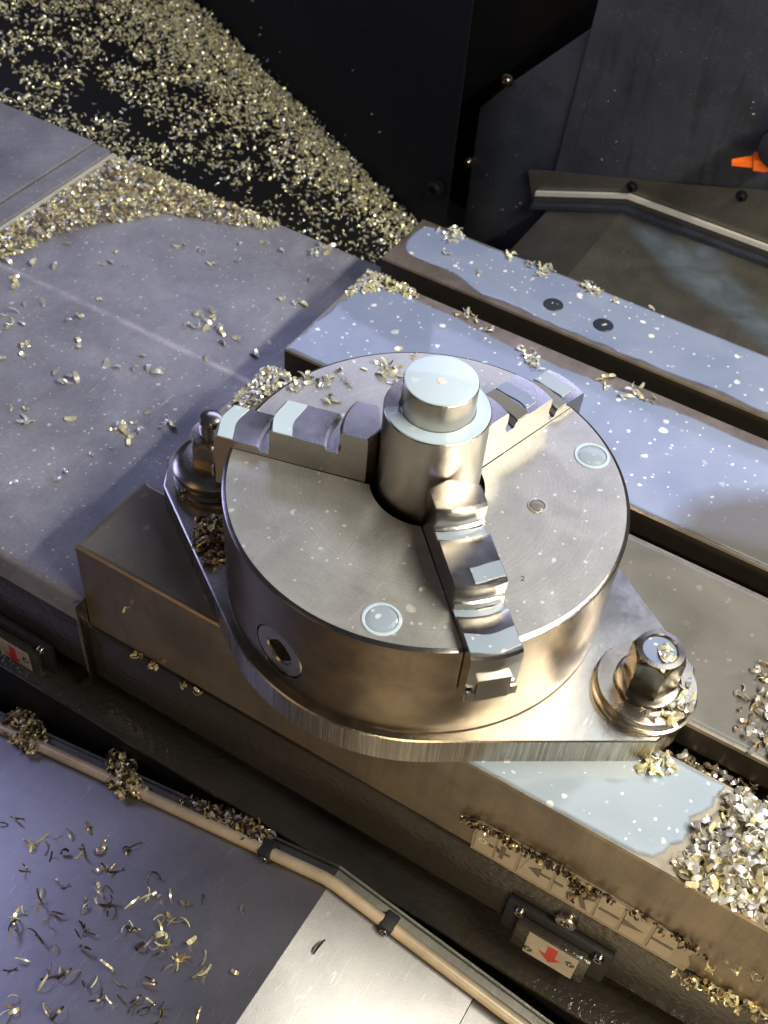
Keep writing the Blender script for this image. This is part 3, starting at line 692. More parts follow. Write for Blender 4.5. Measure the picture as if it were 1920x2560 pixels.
# square key socket
ks = Matrix.Translation(Vector((0, 0, KZ))) @ kdir.to_track_quat('Z', 'Y').to_matrix().to_4x4()
bm = bmesh.new()
lathe(bm, [(0.0152, 0.083), (0.0152, 0.0984), (0.0145, 0.0990), (0.0085, 0.0990), (0.0076, 0.0982)], 48, mat4=ks)
nn = 48
hexr = []
for z, rr in ((0.0982, 1.0), (0.089, 1.0)):
    ring = []
    for k in range(nn):
        a = 2 * math.pi * k / nn; ap = 0.0062
        hx = min(0.0075, ap / math.cos((a % (math.pi / 2)) - math.pi / 4)); ring.append(bm.verts.new(ks @ Vector((hx * math.cos(a), hx * math.sin(a), z))))
    hexr.append(ring)
for k in range(nn): bm.faces.new((hexr[0][k], hexr[0][(k + 1) % nn], hexr[1][(k + 1) % nn], hexr[1][k]))
bm.faces.new(hexr[1])
outer = [bm.verts.new(ks @ Vector((0.0076 * math.cos(2 * math.pi * k / nn), 0.0076 * math.sin(2 * math.pi * k / nn), 0.0982))) for k in range(nn)]
for k in range(nn): bm.faces.new((outer[k], outer[(k + 1) % nn], hexr[0][(k + 1) % nn], hexr[0][k]))
obj('key_socket', bm, M['washer'], chk, 25)
# screw recesses brim-full of coolant
for ang, rad, rr in ((-74.0, 0.0867, 0.0092), (47.2, 0.0880, 0.0092), (18.6, 0.0545, 0.0048)):
    c = (rad * math.cos(R(ang)), rad * math.sin(R(ang)), CT)
    bm = bmesh.new(); lathe(bm, [(rr, 0.0001), (rr * 0.96, 0.0006), (rr * 0.84, 0.0007), (rr * 0.80, 0.0002)], 48, c); sr = obj('screw_recess', bm, M['coolant_cyan' if rr > 0.006 else 'chuck_top'], chk)
    bm = bmesh.new(); lathe(bm, [(rr * 0.79, 0.0002), (rr * 0.70, 0.0006), (rr * 0.5, 0.0009), (0, 0.0010)], 48, c); obj('coolant_fill', bm, M['coolant_pale' if rr > 0.006 else 'coolant_thin'], sr)

def engrave(txt, loc, size, rotz, parent, m):
    cu = bpy.data.curves.new('t', 'FONT'); cu.body = txt; cu.size = size; cu.extrude = 0.0001
    to = bpy.data.objects.new('t', cu); COL.objects.link(to)
    me = bpy.data.meshes.new_from_object(to.evaluated_get(bpy.context.evaluated_depsgraph_get()))
    bpy.data.objects.remove(to, do_unlink=True)
    me.materials.clear(); me.materials.append(M[m])
    o = bpy.data.objects.new('numeral', me); COL.objects.link(o)
    o.matrix_world = Matrix.Translation(loc) @ Matrix.Rotation(R(rotz), 4, 'Z'); mw = o.matrix_world.copy()
    o.parent = parent; o.matrix_parent_inverse = parent.matrix_world.inverted(); o.matrix_world = mw
    return o
engrave('2', (0.0655, -0.0290, CT), 0.0042, 25, chk, 'slot')

# jaws
def jaw(ang, off, label, film):
    t = thing('chuck_jaw', label, 'chuck jaw', (0, 0, ZS), 'stepped jaws of the chuck')
    w = 0.0120; N = 17; ang = R(ang); ca, sa = math.cos(ang), math.sin(ang)
    # radial outline r, z (rho: how strongly the outward faces bulge)
    prof = [(0.026, ZS + 0.0006, 'tip'), (0.026, 0.1224, 'tip'), (0.0268, 0.1236, 'tip'), (0.0435, 0.1236, 'o'), (0.0449, 0.1222, 'o'), (0.0449, 0.1160, 'o'), (0.0440, 0.1155, 'o'), (0.0440, 0.1120, 'o'), (0.0452, 0.1112, 'o'), (0.0452, 0.1094, 'o'),
            (0.0512, 0.1094, 'o'), (0.0522, 0.1122, 'o'), (0.0545, 0.1124, 'o'), (0.0792, 0.1124, 'o'), (0.0804, 0.1112, 'o'), (0.0804, 0.1060, 'o'), (0.0796, 0.1054, 'o'), (0.0796, 0.1020, 'o'), (0.0806, 0.1012, 'o'), (0.0806, 0.0966, 'o'),
            (0.0854, 0.0966, 'o'), (0.0862, 0.0994, 'o'), (0.0880, 0.0998, 'o'), (0.1080, 0.0998, 'o'), (0.1092, 0.0984, 'o'), (0.1092, 0.0925, 'f'), (0.1086, 0.0920, 'f'), (0.1086, ZS + 0.0006, 'f')]
    bm = bmesh.new(); cols = []
    for i in range(N):
        tt = -w + 2 * w * i / (N - 1); col = []
        for r, z, k in prof:
            if k == 'tip': rr = r - 0.0012 + abs(tt + off) * 0.42
            elif k == 'o': rr = r - tt * tt / (2 * 0.038)
            else: rr = r - tt * tt / (2 * 0.07)
            zz = z
            col.append(bm.verts.new((rr * ca - (tt + off) * sa, rr * sa + (tt + off) * ca, zz)))
        cols.append(col)
    n = len(prof)
    for A_, B_ in zip(cols, cols[1:]):
        for k in range(n): bm.faces.new((A_[k], A_[(k + 1) % n], B_[(k + 1) % n], B_[k]))
    bm.faces.new(cols[0]); bm.faces.new(cols[-1][::-1])
    bm.normal_update(); bmesh.ops.triangulate(bm, faces=[f for f in bm.faces if len(f.verts) > 4])
    obj('steps', bm, M['jaw'], t, 25)
    # guide blocks seen at the outer end, with the two grooves that run in the body
    def pt(r, l): return (r * ca - (l + off) * sa, r * sa + (l + off) * ca)
    bm = bmesh.new()
    for l0, l1 in ((-0.0118, -0.0086), (0.0086, 0.0118)):
        prism(bm, [pt(0.1087, l0), pt(0.1100, l0), pt(0.1100, l1), pt(0.1087, l1)], 'z', 0.0705, 0.0765)
    prism(bm, [pt(0.1082, -0.0078), pt(0.1104, -0.0078), pt(0.1104, 0.0078), pt(0.1082, 0.0078)], 'z', 0.0700, 0.0855)
    obj('guide_end', bm, M['jaw'], t, 20)
    # coolant standing on the steps
    for (r0, r1, mat_, zc, l0, l1, sd) in film:
        bm = bmesh.new(); o = []
        for (r, ls) in ((r0, [l0 + (l1 - l0) * k / 8 for k in range(9)]), (r1, [l1 + (l0 - l1) * k / 8 for k in range(9)])):
            for l in ls: o.append(pt(r - l * l / (2 * 0.038) + 0.0005 * math.sin(l * 330 + sd), l))
        sheet(bm, o, lambda x, y: zc, 0.0006)
        obj('coolant_film', bm, M[mat_], t, 0)
    return t
jaw(JA[0], -0.0020, 'left stepped jaw beside the left clamp nut with two white coolant patches', [(0.0690, 0.0790, 'coolant_cyan', 0.1124, -0.0116, 0.0116, 1), (0.1000, 0.1078, 'coolant_cyan', 0.0998, -0.0116, 0.0116, 2)])
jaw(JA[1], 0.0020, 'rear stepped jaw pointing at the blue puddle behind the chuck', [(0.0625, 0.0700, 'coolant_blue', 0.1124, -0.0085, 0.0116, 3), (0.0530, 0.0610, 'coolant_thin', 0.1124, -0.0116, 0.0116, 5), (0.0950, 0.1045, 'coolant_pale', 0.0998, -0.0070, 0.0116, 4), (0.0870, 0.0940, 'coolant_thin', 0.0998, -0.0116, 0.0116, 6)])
jaw(JA[2], 0.0020, 'front stepped jaw overhanging the chuck rim nearest the camera', [(0.0452, 0.0508, 'coolant_pale', 0.1094, -0.0116, 0.0116, 5), (0.0690, 0.0775, 'coolant_pale', 0.1124, -0.003, 0.0116, 9), (0.0808, 0.0850, 'coolant_pale', 0.0966, -0.0116, 0.0116, 7), (0.0965, 0.1065, 'coolant_pale', 0.0998, -0.0116, 0.0116, 8)])

# ------------------------------------------------------------------ workpiece
wp = thing('steel_bar', 'turned steel bar with a smaller stub on top clamped upright in the chuck', 'workpiece', (0, 0, 0.0605))
bm = bmesh.new()
lathe(bm, [(0, 0.0605), (0.0250, 0.0605), (0.0250, 0.1450), (0.0246, 0.1454), (0.0180, 0.1454), (0.0174, 0.1458), (0.0172, 0.1612), (0.0168, 0.1616), (0, 0.1616)], 96); obj('shaft', bm, M['bar'], wp, 30)
bm = bmesh.new(); lathe(bm, [(0.0169, 0.1615), (0.0168, 0.1621), (0.0160, 0.1624), (0, 0.1624)], 96); obj('coolant_cap', bm, M['coolant_cyan'], wp, 40)
bm = bmesh.new(); a0, a1 = R(-150), R(115); NN = 64; rg = []
for k in range(NN + 1):
    a = a0 + (a1 - a0) * k / NN; e = min(1, min(k, NN - k) / 8)
    rg.append([bm.verts.new((r * math.cos(a), r * math.sin(a), z)) for r, z in ((0.0246, 0.1453), (0.0243, 0.1453 + 0.0006 * e), (0.0178, 0.1453 + 0.0008 * e), (0.0173, 0.1453))])
for A_, B_ in zip(rg, rg[1:]):
    for k in range(3): bm.faces.new((A_[k], B_[k], B_[k + 1], A_[k + 1]))
obj('coolant_ring', bm, M['coolant_cyan'], wp, 40)
bm = bmesh.new()
for k in range(9):
    a = 2 * math.pi * k / 9 + 0.3; rr = 0.0009 + 0.0008 * random.random()
    lathe(bm, [(rr, 0), (rr * 0.8, 0.0003), (0, 0.0004)], 10, (0.0004 + 0.0010 * math.cos(a), -0.0012 + 0.0009 * math.sin(a), 0.1623))
obj('foam_spot', bm, M['seal'], wp)

# ------------------------------------------------------------------ chips
def chip_mesh(kind, seed):
    rg = random.Random(seed); n = 5
    if kind == 'flake': L, wd, th, arc = rg.uniform(.0042, .0062), rg.uniform(.0017, .0026), .00028, rg.uniform(0.7, 1.7)
    elif kind == 'curl': L, wd, th, arc = rg.uniform(.007, .012), rg.uniform(.0007, .0013), .00025, rg.uniform(1.2, 2.9)
    else: L, wd, th, arc = rg.uniform(.005, .008), rg.uniform(.0016, .0024), .00028, rg.uniform(2.0, 3.4)
    V = []; rr = L / arc
    tw = rg.uniform(-0.5, 0.5)
    for i in range(n + 1):
        t = i / n; a = (t - .5) * arc
        w = wd * (0.35 + 0.65 * math.sin(math.pi * (0.12 + 0.76 * t))) * .5
        cx, cz = rr * math.sin(a), rr * (math.cos(a) - math.cos(arc / 2))
        ux, uz = math.sin(a), math.cos(a)
        for sgn, h in ((-1, 0), (1, 0), (1, th), (-1, th)):
            V.append((cx + ux * h + tw * 0.2 * w * sgn, sgn * w, cz + uz * h + sgn * w * 0.25 * tw))
    F = []
    for i in range(n):
        a = i * 4; b = a + 4
        for k in range(4): F.append((a + k, a + (k + 1) % 4, b + (k + 1) % 4, b + k))
    F += [(3, 2, 1, 0), (n * 4, n * 4 + 1, n * 4 + 2, n * 4 + 3)]
    return np.array(V, np.float64), np.array(F)
KINDS = {k: [chip_mesh(k, s * 7 + len(k)) for s in range(6)] for k in ('flake', 'curl', 'roll')}
def rots(n, flat=0.5):
    """random orientations, mostly lying down"""
    az = RNG.uniform(0, 2 * np.pi, n); ti = RNG.normal(0, flat, n) + np.where(RNG.random(n) < .5, 0, np.pi); tj = RNG.normal(0, flat, n)
    def rm(ax, a):
        c, s = np.cos(a), np.sin(a); o = np.zeros((n, 3, 3)); i, j = [(1, 2), (2, 0), (0, 1)][ax]
        o[:, ax, ax] = 1; o[:, i, i] = c; o[:, j, j] = c; o[:, i, j] = -s; o[:, j, i] = s; return o
    return rm(2, az) @ rm(0, ti) @ rm(1, tj)
def chip_stuff(name, P, kinds, mats, label, scale=(0.8, 1.15), flat=0.5, parent=None):
    """a heap of chips in one mesh; P: n x 3 places"""
    P = np.asarray(P); n = len(P); V = []; F = []; MI = []; off = 0
    Rm = rots(n, flat); sc = RNG.uniform(*scale, n); kk = RNG.integers(0, len(kinds), n); vv = RNG.integers(0, 6, n); mi = RNG.integers(0, len(mats), n)
    for i in range(n):
        v, f = KINDS[kinds[kk[i]]][vv[i]]
        q = (v * sc[i]) @ Rm[i].T; q[:, 2] -= q[:, 2].min() * 0.6
        V.append(q + P[i]); F.append(f + off); MI += [mi[i]] * len(f); off += len(v)
    V = np.concatenate(V); F = np.concatenate(F)
    me = bpy.data.meshes.new(name); me.from_pydata(V.tolist(), [], F.tolist())
    for m in mats: me.materials.append(M[m])
    me.polygons.foreach_set('material_index', MI); finish(me, 50)
    o = bpy.data.objects.new(name, me); COL.objects.link(o); o['kind'] = 'stuff'; o['label'] = label
    return o
def inside(pts, poly):
    x, y = pts[:, 0], pts[:, 1]; c = np.zeros(len(pts), bool); n = len(poly)
    for i in range(n):
        (x0, y0), (x1, y1) = poly[i], poly[(i + 1) % n]
        if y0 == y1: continue
        c ^= ((y0 > y) != (y1 > y)) & (x < (x1 - x0) * (y - y0) / (y1 - y0) + x0)
    return c
def edge_dist(pts, poly):
    d = np.full(len(pts), 9.0)
    for i in range(len(poly)):
        a = np.array(poly[i]); b = np.array(poly[(i + 1) % len(poly)]); ab = b - a
        t = np.clip(((pts - a) @ ab) / (ab @ ab), 0, 1); d = np.minimum(d, np.hypot(*(pts - a - t[:, None] * ab).T))
    return d
def heap(name, poly, zf, n, hmax, kinds, mats, label, flat=0.55, soft=0.012, scale=(0.8, 1.15)):
    poly = [tuple(p) for p in poly]; lo = np.min(poly, 0); hi = np.max(poly, 0)
    P = RNG.uniform(lo, hi, (n * 8, 2)); P = P[inside(P, poly)][:n]
    d = np.minimum(edge_dist(P, poly) / soft, 1)
    z = np.array([zf(*p) for p in P]) + 0.0003 + RNG.random(len(P)) * hmax * d
    return chip_stuff(name, np.c_[P, z], kinds, mats, label, scale, flat)
def clumps(spots, zf, kinds, mats, name, label, flat=0.5, scale=(0.8, 1.15)):
    P = []
    for x, y, n, r in spots:
        for _ in range(n):
            a = random.uniform(0, 6.28); q = r * math.sqrt(random.random()); px, py = x + q * math.cos(a), y + q * math.sin(a)
            P.append((px, py, zf(px, py) + 0.0003 + random.random() * min(0.009, 0.0002 * n) * (1 - q / (r + 1e-6))))
    return chip_stuff(name, P, kinds, mats, label, scale, flat)

# chips over the black slope, thick along the wall
def slope_points():
    out = []
    cl = RNG.uniform([-0.75, 0.30], [-0.13, 0.66], (420, 2))
    n = 100000
    P = RNG.uniform([-0.95, 0.28], [-0.12, 0.70], (n, 2))
    d = (P - np.array(WA)) @ np.array(-nw)         # distance in front of the wall
    al = (P - np.array(WA)) @ np.array(dw)         # along the wall, to the left
    band = 0.035 + 0.03 * np.clip(al / 0.3, 0, 1) + 0.02 * np.clip(-al / 0.05, 0, 1)
    near = np.exp(-(np.maximum(d, 0) / band) ** 2.0)
    cd = np.min(np.hypot(P[:, None, 0] - cl[None, :, 0], P[:, None, 1] - cl[None, :, 1]), 1)
    cluster = np.exp(-(cd / 0.0125) ** 2) * (0.18 + 0.28 * np.clip(al / 0.22, 0, 1))
    pr = np.clip(near + cluster, 0, 1)
    keep = (d > 0.002) & (RNG.random(n) < pr)
    P = P[keep]; d = d[keep]
    z = -0.139 - SL * (P[:, 0] + 0.275) + RNG.random(len(P)) * 0.010 * np.exp(-d / 0.03)
    return np.c_[P, z]
SPn = slope_points()
chip_stuff('metal_chips', SPn, ['flake', 'flake', 'roll'], ['chip_gold', 'chip_gold', 'chip_bright'], 'golden chips strewn over the black slope and heaped along the wall', (0.48, 0.98), 0.7)

cover_poly = [(-0.4690, 0.1300), (-0.4690, 0.3090), (-0.405, 0.3100), (-0.300, 0.3105), (-0.305, 0.297), (-0.345, 0.283), (-0.386, 0.268), (-0.400, 0.245), (-0.425, 0.215), (-0.437, 0.180), (-0.446, 0.14)]
ZC = lambda x, y: CZ
heap('metal_chips', cover_poly, ZC, 1900, 0.012, ['flake', 'flake', 'roll'], ['chip_gold', 'chip_bright', 'chip_gold', 'chip_brown'], 'thick bank of golden chips against the step of the left cover')
heap('metal_chips', [(-0.1745, 0.067), (-0.1755, 0.110), (-0.168, 0.1150), (-0.150, 0.1155), (-0.1480, 0.100), (-0.158, 0.085), (-0.166, 0.070)], Z0, 170, 0.012, ['flake'], ['chip_bright', 'chip_gold', 'chip_bright'], 'small heap of pale chips at the table end behind the left jaw')
heap('metal_chips', [(-0.174, 0.205), (-0.1752, 0.2410), (-0.138, 0.2412), (-0.130, 0.2350), (-0.150, 0.2310), (-0.163, 0.222)], Z0, 190, 0.010, ['flake'], ['chip_bright', 'chip_gold', 'chip_gold'], 'pile of golden chips at the left end of the land behind the chuck')
heap('metal_chips', [(0.1905, -0.0120), (0.1875, -0.0330), (0.1800, -0.0430), (0.1850, -0.0540), (0.1810, -0.0660), (0.1900, -0.0710), (0.30, -0.0715), (0.30, -0.0115)], Z0, 1300, 0.018, ['flake', 'flake', 'roll'], ['chip_bright', 'chip_bright', 'chip_gold', 'chip_grey'], 'deep pile of silvery curled chips on the right front of the table', 0.6, 0.02, (1.0, 1.5))
heap('metal_chips', [(0.1790, 0.070), (0.1730, 0.045), (0.1800, 0.020), (0.190, 0.0125), (0.28, 0.0125), (0.28, 0.10)], Z0, 420, 0.006, ['flake', 'roll'], ['chip_brown', 'chip_grey', 'chip_brown', 'chip_bright'], 'dull chips in the shade on the land right of the clamp bolt', 0.7, 0.03)
# loose groups along edges, in slots, on the strip and at the tube
clumps([(-0.150, 0.318, 16, .010), (-0.146, 0.312, 8, .006), (-0.100, 0.3195, 5, .004), (-0.078, 0.317, 12, .008), (-0.068, 0.319, 10, .006), (-0.036, 0.319, 14, .007), (-0.0305, 0.316, 12, .005), (-0.013, 0.315, 3, .003), (0.012, 0.322, 2, .003),
        (-0.092, 0.236, 8, .008), (-0.075, 0.233, 4, .005), (-0.046, 0.228, 4, .004), (-0.035, 0.224, 14, .006), (-0.028, 0.219, 5, .005), (0.018, 0.232, 7, .008), (0.035, 0.231, 9, .009), (0.048, 0.230, 4, .006), (-0.060, 0.195, 3, .003), (-0.110, 0.2855, 2, .003), (-0.0482, 0.2855, 1, .001), (-0.0093, 0.2855, 1, .001), (-0.139, 0.292, 3, .003),
        (0.055, 0.152, 5, .004), (0.047, 0.142, 2, .002)], lambda x, y: 0.0004, ['flake'], ['chip_bright', 'chip_gold', 'chip_bright'], 'metal_chips', 'tufts of golden chips along the rear edges of the table lands')
clumps([(0.165, 0.0, 60, .010), (0.18, 0.0, 70, .012), (0.20, 0.0, 80, .014), (0.22, 0.0, 60, .014)], lambda x, y: -0.0320 + 0.010 * random.random(), ['flake', 'roll'], ['chip_brown', 'chip_grey'], 'metal_chips', 'dark chips lying in the slot right of the clamp bolt')
clumps([(0.152, -0.022, 16, .006), (0.158, -0.018, 10, .006), (0.147, -0.0285, 3, .002)], lambda x, y: 0.0006, ['flake'], ['chip_bright', 'chip_gold'], 'metal_chips', 'chips gathered at the tip of the base plate')
clumps([(0.148, -0.010, 9, .006), (0.152, -0.004, 10, .006), (0.146, 0.006, 5, .006), (0.150, -0.0165, 7, .004), (0.139, -0.021, 3, .004)], lambda x, y: PT + 0.0080, ['flake'], ['chip_bright', 'chip_grey', 'chip_gold'], 'metal_chips', 'wet chips stuck on the right side of the wide washer')['on_stack'] = 1
clumps([(0.1365, -0.0050, 6, .004), (0.1345, -0.0005, 2, .003)], lambda x, y: PT + 0.0345, ['flake'], ['chip_gold', 'chip_bright'], 'metal_chips', 'pale chips in the coolant filled hollow of the hex nut', 0.35)['on_stack'] = 1
clumps([(-0.103, -0.040, 70, .010), (-0.098, -0.047, 60, .009), (-0.092, -0.053, 25, .006), (-0.110, -0.036, 20, .007), (-0.1335, -0.0225, 14, .005)], lambda x, y: PT, ['flake', 'curl', 'roll'], ['chip_dark', 'chip_gold', 'chip_brown', 'chip_dark'], 'metal_chips', 'brown chips caught between base plate and chuck on the left')['on_stack'] = 1
def on_front(spots, name, label, mats, kinds=('flake', 'roll')):
    """chips hanging on the table front: places given by x, z"""
    P = []
    for x, z, n, r in spots:
        for _ in range(n):
            a = random.uniform(0, 6.28); q = r * math.sqrt(random.random())
            P.append((x + q * math.cos(a), YF - 0.0016 - 0.003 * random.random(), z + 0.6 * q * math.sin(a)))
    return chip_stuff(name, P, list(kinds), mats, label, (0.6, 0.95), 1.2)
sp = [(0.080, -0.046, 10, .004), (0.0845, -0.048, 8, .003), (0.088, -0.044, 8, .003)]
x = 0.092
while x < 0.143: sp.append((x, -0.0442 + random.uniform(-.0012, .0012) + 0.03 * max(0, x - 0.13) * 0, random.choice((5, 7, 9)), .0032)); x += 0.0035
sp += [(0.144, -0.048, 12, .004), (0.147, -0.052, 16, .005), (0.150, -0.050, 14, .005), (0.153, -0.047, 10, .004), (0.157, -0.0455, 9, .0035), (0.146, -0.064, 6, .003)]
x = 0.162
while x < 0.212: sp.append((x, -0.0448 - 0.10 * max(0, x - 0.185), random.choice((1, 3, 6)), .003)); x += 0.0045
on_front(sp, 'metal_chips', 'dark matted chips caught along the top edge of the label strip', ['chip_dark', 'chip_dark', 'chip_dark', 'chip_dark', 'chip_brown'])
on_front([(0.214, -0.078, 25, .010), (0.226, -0.076, 30, .010), (0.238, -0.072, 30, .010), (0.25, -0.07, 20, .01), (0.215, -0.055, 5, .006), (0.232, -0.040, 10, .010), (-0.138, -0.0725, 5, .002), (-0.125, -0.0735, 9, .003), (-0.104, -0.0735, 6, .0025), (-0.0935, -0.0735, 3, .0015), (-0.141, -0.030, 2, .0012)], 'metal_chips', 'brown chips hanging along the lower edge of the table front', ['chip_brown', 'chip_gold'])
def tz(x, y): return front_z(x) + 0.004
clumps([(-0.236, -0.098, 120, .013), (-0.224, -0.104, 110, .012), (-0.214, -0.1075, 50, .009), (-0.150, -0.094, 80, .009), (-0.143, -0.100, 90, .010), (-0.137, -0.106, 90, .009), (-0.130, -0.108, 60, .008), (-0.120, -0.107, 26, .006)], tz, ['flake', 'roll'], ['chip_dark', 'chip_brown', 'chip_dark', 'chip_gold'], 'metal_chips', 'brown chip clumps hanging on the left part of the beige tube')
clumps([(-0.085, -0.103, 25, .006), (-0.075, -0.102, 35, .007), (-0.066, -0.1015, 30, .007), (-0.056, -0.1005, 40, .007), (-0.047, -0.100, 45, .007), (-0.038, -0.1005, 50, .007), (-0.029, -0.1015, 30, .006)], tz, ['curl', 'flake', 'roll'], ['chip_dark', 'chip_dark', 'chip_brown', 'chip_grey'], 'metal_chips', 'dark tangled chips on the tube left of the first clip')

chip_stuff('chip_flecks', WALL_FLECKS, ['flake', 'curl'], ['chip_bright', 'chip_grey'], 'few tiny bright chips stuck on the dark wall and rear panels', (0.15, 0.6), 1.2)
# individual chips one could count
CHIPD = {}
def chip_obj(kind, var, m, x, y, z, sc, label, group, flat=0.45):
    key = (kind, var, m)
    if key not in CHIPD:
        v, f = KINDS[kind][var]; me = bpy.data.meshes.new('chip'); me.from_pydata(v.tolist(), [], f.tolist()); me.materials.append(M[m]); finish(me, 50); CHIPD[key] = me
    o = bpy.data.objects.new('metal_chip', CHIPD[key]); COL.objects.link(o)
    o.rotation_euler = (random.gauss(0, flat) + (math.pi if random.random() < .45 else 0), random.gauss(0, flat), random.uniform(0, 6.28)); o.scale = (sc, sc, sc)
    mr = o.rotation_euler.to_matrix(); zmin = min((mr @ Vector(q)).z for q in KINDS[kind][var][0]) * sc
    o.location = (x, y, z - zmin)
    return tag(o, label, 'metal chip', group)
def scatter(spots, zf, kinds, mats, label, group, spread, sc):
    for x, y, n in spots:
        for i in range(n):
            px, py = x + random.gauss(0, spread) * (n > 1), y + random.gauss(0, spread) * (n > 1)
            k_ = random.choice(kinds); m_ = random.choice(mats)
            w_ = {'chip_dark': 'dark', 'chip_brown': 'brown', 'chip_grey': 'grey', 'chip_gold': 'golden', 'chip_bright': 'silvery'}[m_] + {'flake': ' flat', 'curl': ' thin curled', 'roll': ' tightly rolled'}[k_]
            chip_obj(k_, random.randrange(6), m_, px, py, zf(px, py), random.uniform(*sc), w_ + ' metal chip ' + label, group)
COVER_SPOTS = [(-0.4391, 0.1455, 1), (-0.4216, 0.1547, 1), (-0.4066, 0.1613, 1), (-0.42, 0.1897, 1), (-0.3851, 0.1983, 2), (-0.3631, 0.1939, 1), (-0.3802, 0.1869, 1), (-0.3455, 0.2409, 2), (-0.3283, 0.2439, 1), (-0.3147, 0.2332, 3), (-0.2991, 0.2502, 1), (-0.3105, 0.2706, 1), (-0.2965, 0.2829, 1), (-0.2791, 0.2821, 1), (-0.238, 0.2653, 1), (-0.2409, 0.231, 4), (-0.2566, 0.2968, 6), (-0.2531, 0.3052, 4), (-0.4232, 0.1336, 1), (-0.4176, 0.12, 2), (-0.3943, 0.1146, 1), (-0.3831, 0.121, 1), (-0.3956, 0.1002, 2), (-0.3871, 0.0898, 3), (-0.3516, 0.1269, 1), (-0.3549, 0.1179, 1), (-0.3541, 0.1506, 1), (-0.2827, 0.1817, 5), (-0.2739, 0.1814, 5), (-0.2634, 0.1773, 3), (-0.2565, 0.1723, 1), (-0.2776, 0.1637, 3), (-0.2502, 0.1622, 1), (-0.2444, 0.1728, 1), (-0.2259, 0.1701, 2), (-0.2484, 0.143, 1), (-0.3644, 0.082, 2), (-0.3339, 0.1039, 2), (-0.3653, 0.0596, 1), (-0.3547, 0.0703, 1), (-0.2881, 0.1178, 1), (-0.2961, 0.0982, 2), (-0.3134, 0.0753, 2), (-0.3254, 0.0698, 1), (-0.2813, 0.1042, 1), (-0.2705, 0.1088, 3), (-0.3108, 0.058, 2), (-0.3246, 0.024, 1), (-0.3054, 0.0278, 3), (-0.3039, 0.0205, 1), (-0.2858, 0.0401, 1), (-0.2464, 0.0748, 1), (-0.2293, 0.077, 2), (-0.2302, 0.0681, 1), (-0.2457, 0.0531, 7), (-0.2529, 0.0522, 2), (-0.2426, 0.0445, 2), (-0.2519, 0.0274, 2), (-0.2575, -0.0023, 2), (-0.2759, -0.025, 1)]
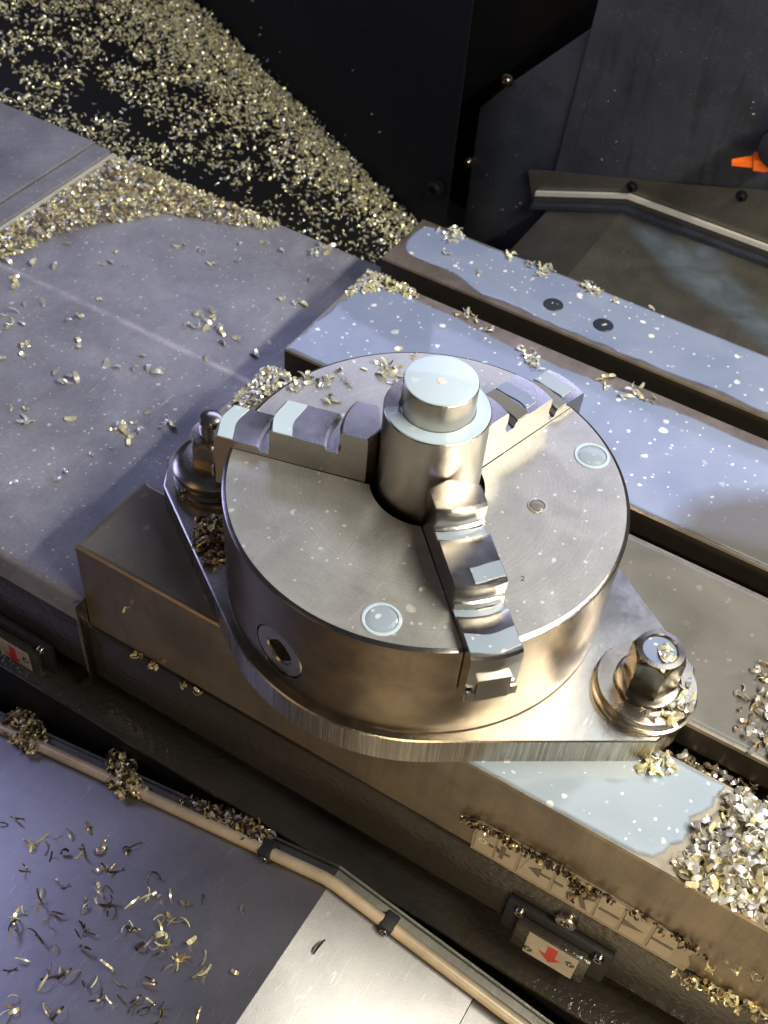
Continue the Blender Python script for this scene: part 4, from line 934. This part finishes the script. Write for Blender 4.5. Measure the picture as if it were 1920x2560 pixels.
FRONT_SPOTS = [(-0.1817, -0.1545, 2), (-0.1878, -0.1641, 1), (-0.1491, -0.1578, 3), (-0.1353, -0.1438, 2), (-0.1432, -0.1503, 1), (-0.1593, -0.1701, 3), (-0.1265, -0.1579, 3), (-0.1168, -0.1495, 3), (-0.1022, -0.1425, 4), (-0.1506, -0.1821, 2), (-0.1417, -0.1688, 1), (-0.1353, -0.1621, 1), (-0.1082, -0.1614, 3), (-0.0967, -0.1575, 2), (-0.0779, -0.1518, 1), (-0.0735, -0.1496, 1), (-0.122, -0.1795, 2), (-0.1283, -0.1911, 2), (-0.1052, -0.1712, 2), (-0.094, -0.1691, 1), (-0.0758, -0.1693, 1), (-0.0988, -0.1824, 2), (-0.0692, -0.1602, 3), (-0.0565, -0.1565, 1), (-0.0472, -0.1552, 1), (-0.0393, -0.1488, 1), (-0.0141, -0.1437, 1), (-0.1301, -0.208, 3), (-0.1225, -0.1992, 1), (-0.1112, -0.1952, 2), (-0.0922, -0.1775, 2), (-0.0831, -0.1796, 1), (-0.0563, -0.1695, 2), (-0.049, -0.1659, 1), (-0.1268, -0.2162, 2), (-0.1097, -0.2124, 2), (-0.0916, -0.1985, 3), (-0.0831, -0.1959, 1), (-0.1117, -0.2045, 1), (-0.0673, -0.1815, 3), (-0.0617, -0.1819, 1), (-0.0483, -0.1752, 4), (-0.0417, -0.1687, 2), (-0.0483, -0.1877, 2), (-0.0414, -0.1858, 3), (-0.0283, -0.173, 1), (-0.0805, -0.2048, 1), (-0.0971, -0.2132, 1), (-0.1092, -0.2264, 1), (-0.1119, -0.234, 1), (-0.0813, -0.2215, 1), (-0.09, -0.2274, 3), (-0.0847, -0.2217, 1), (-0.076, -0.2195, 1), (-0.0656, -0.2165, 2), (-0.0634, -0.2062, 1), (-0.0491, -0.211, 1), (-0.0365, -0.2001, 2), (-0.0294, -0.1904, 3), (-0.0249, -0.1836, 2), (-0.0139, -0.181, 2), (-0.0129, -0.1865, 1), (0.0041, -0.1764, 1), (-0.0545, -0.2242, 2), (-0.0467, -0.2216, 1), (-0.0926, -0.2497, 3), (-0.0755, -0.2408, 2), (-0.069, -0.2404, 1), (-0.0317, -0.2138, 4), (-0.0409, -0.2186, 1), (-0.02, -0.2121, 2), (-0.0179, -0.2167, 1), (0.0015, -0.2052, 1), (-0.0939, -0.2548, 1), (0.036, -0.1409, 1)]
CHUCK_SPOTS = [(-0.0897, 0.0208, 4), (-0.0897, 0.0274, 4), (-0.0847, 0.0287, 5), (-0.0837, 0.0362, 2), (-0.0927, 0.0298, 3), (-0.0857, 0.0393, 2), (-0.0604, 0.0619, 4), (-0.0595, 0.0556, 5), (-0.0564, 0.0624, 3), (-0.0546, 0.0546, 3), (-0.0665, 0.0575, 2), (-0.0737, 0.041, 1), (-0.0698, 0.0393, 1), (-0.0724, 0.0208, 1), (-0.0678, 0.024, 1), (-0.0719, 0.0246, 1), (0.0304, -0.0593, 1), (-0.0575, 0.0793, 2)]
scatter(COVER_SPOTS, ZC, ['flake', 'flake', 'roll'], ['chip_bright', 'chip_gold', 'chip_bright'], 'lying loose on the blue grey left cover', 'loose chips on the left cover', 0.0042, (1.0, 1.6))
scatter(FRONT_SPOTS, front_z, ['curl', 'curl', 'curl', 'curl', 'roll'], ['chip_dark', 'chip_dark', 'chip_brown', 'chip_grey', 'chip_gold'], 'lying on the sloped front cover', 'curled chips on the front cover', 0.0024, (0.85, 1.5))
scatter(CHUCK_SPOTS, lambda x, y: CT, ['flake'], ['chip_bright', 'chip_gold', 'chip_grey'], 'lying on the chuck face behind the left jaw', 'chips on the chuck face', 0.0032, (0.75, 1.05))


# ------------------------------------------------------------------ set the whole clamped stack down on the table
K = 1.0166; T = Matrix.Translation((-0.00263, 0.00597, -0.00838)) @ Matrix.Scale(K, 4)
STACK = ('base_plate', 'clamp_bolt', 'lathe_chuck', 'chuck_jaw', 'steel_bar')
for o in [o for o in S.objects if o.parent is None]:
    if o.name.split('.')[0] in STACK or o.get('group') == 'chips on the chuck face' or o.get('on_stack'):
        o.matrix_world = T @ o.matrix_basis
    if 'on_stack' in o: del o['on_stack']
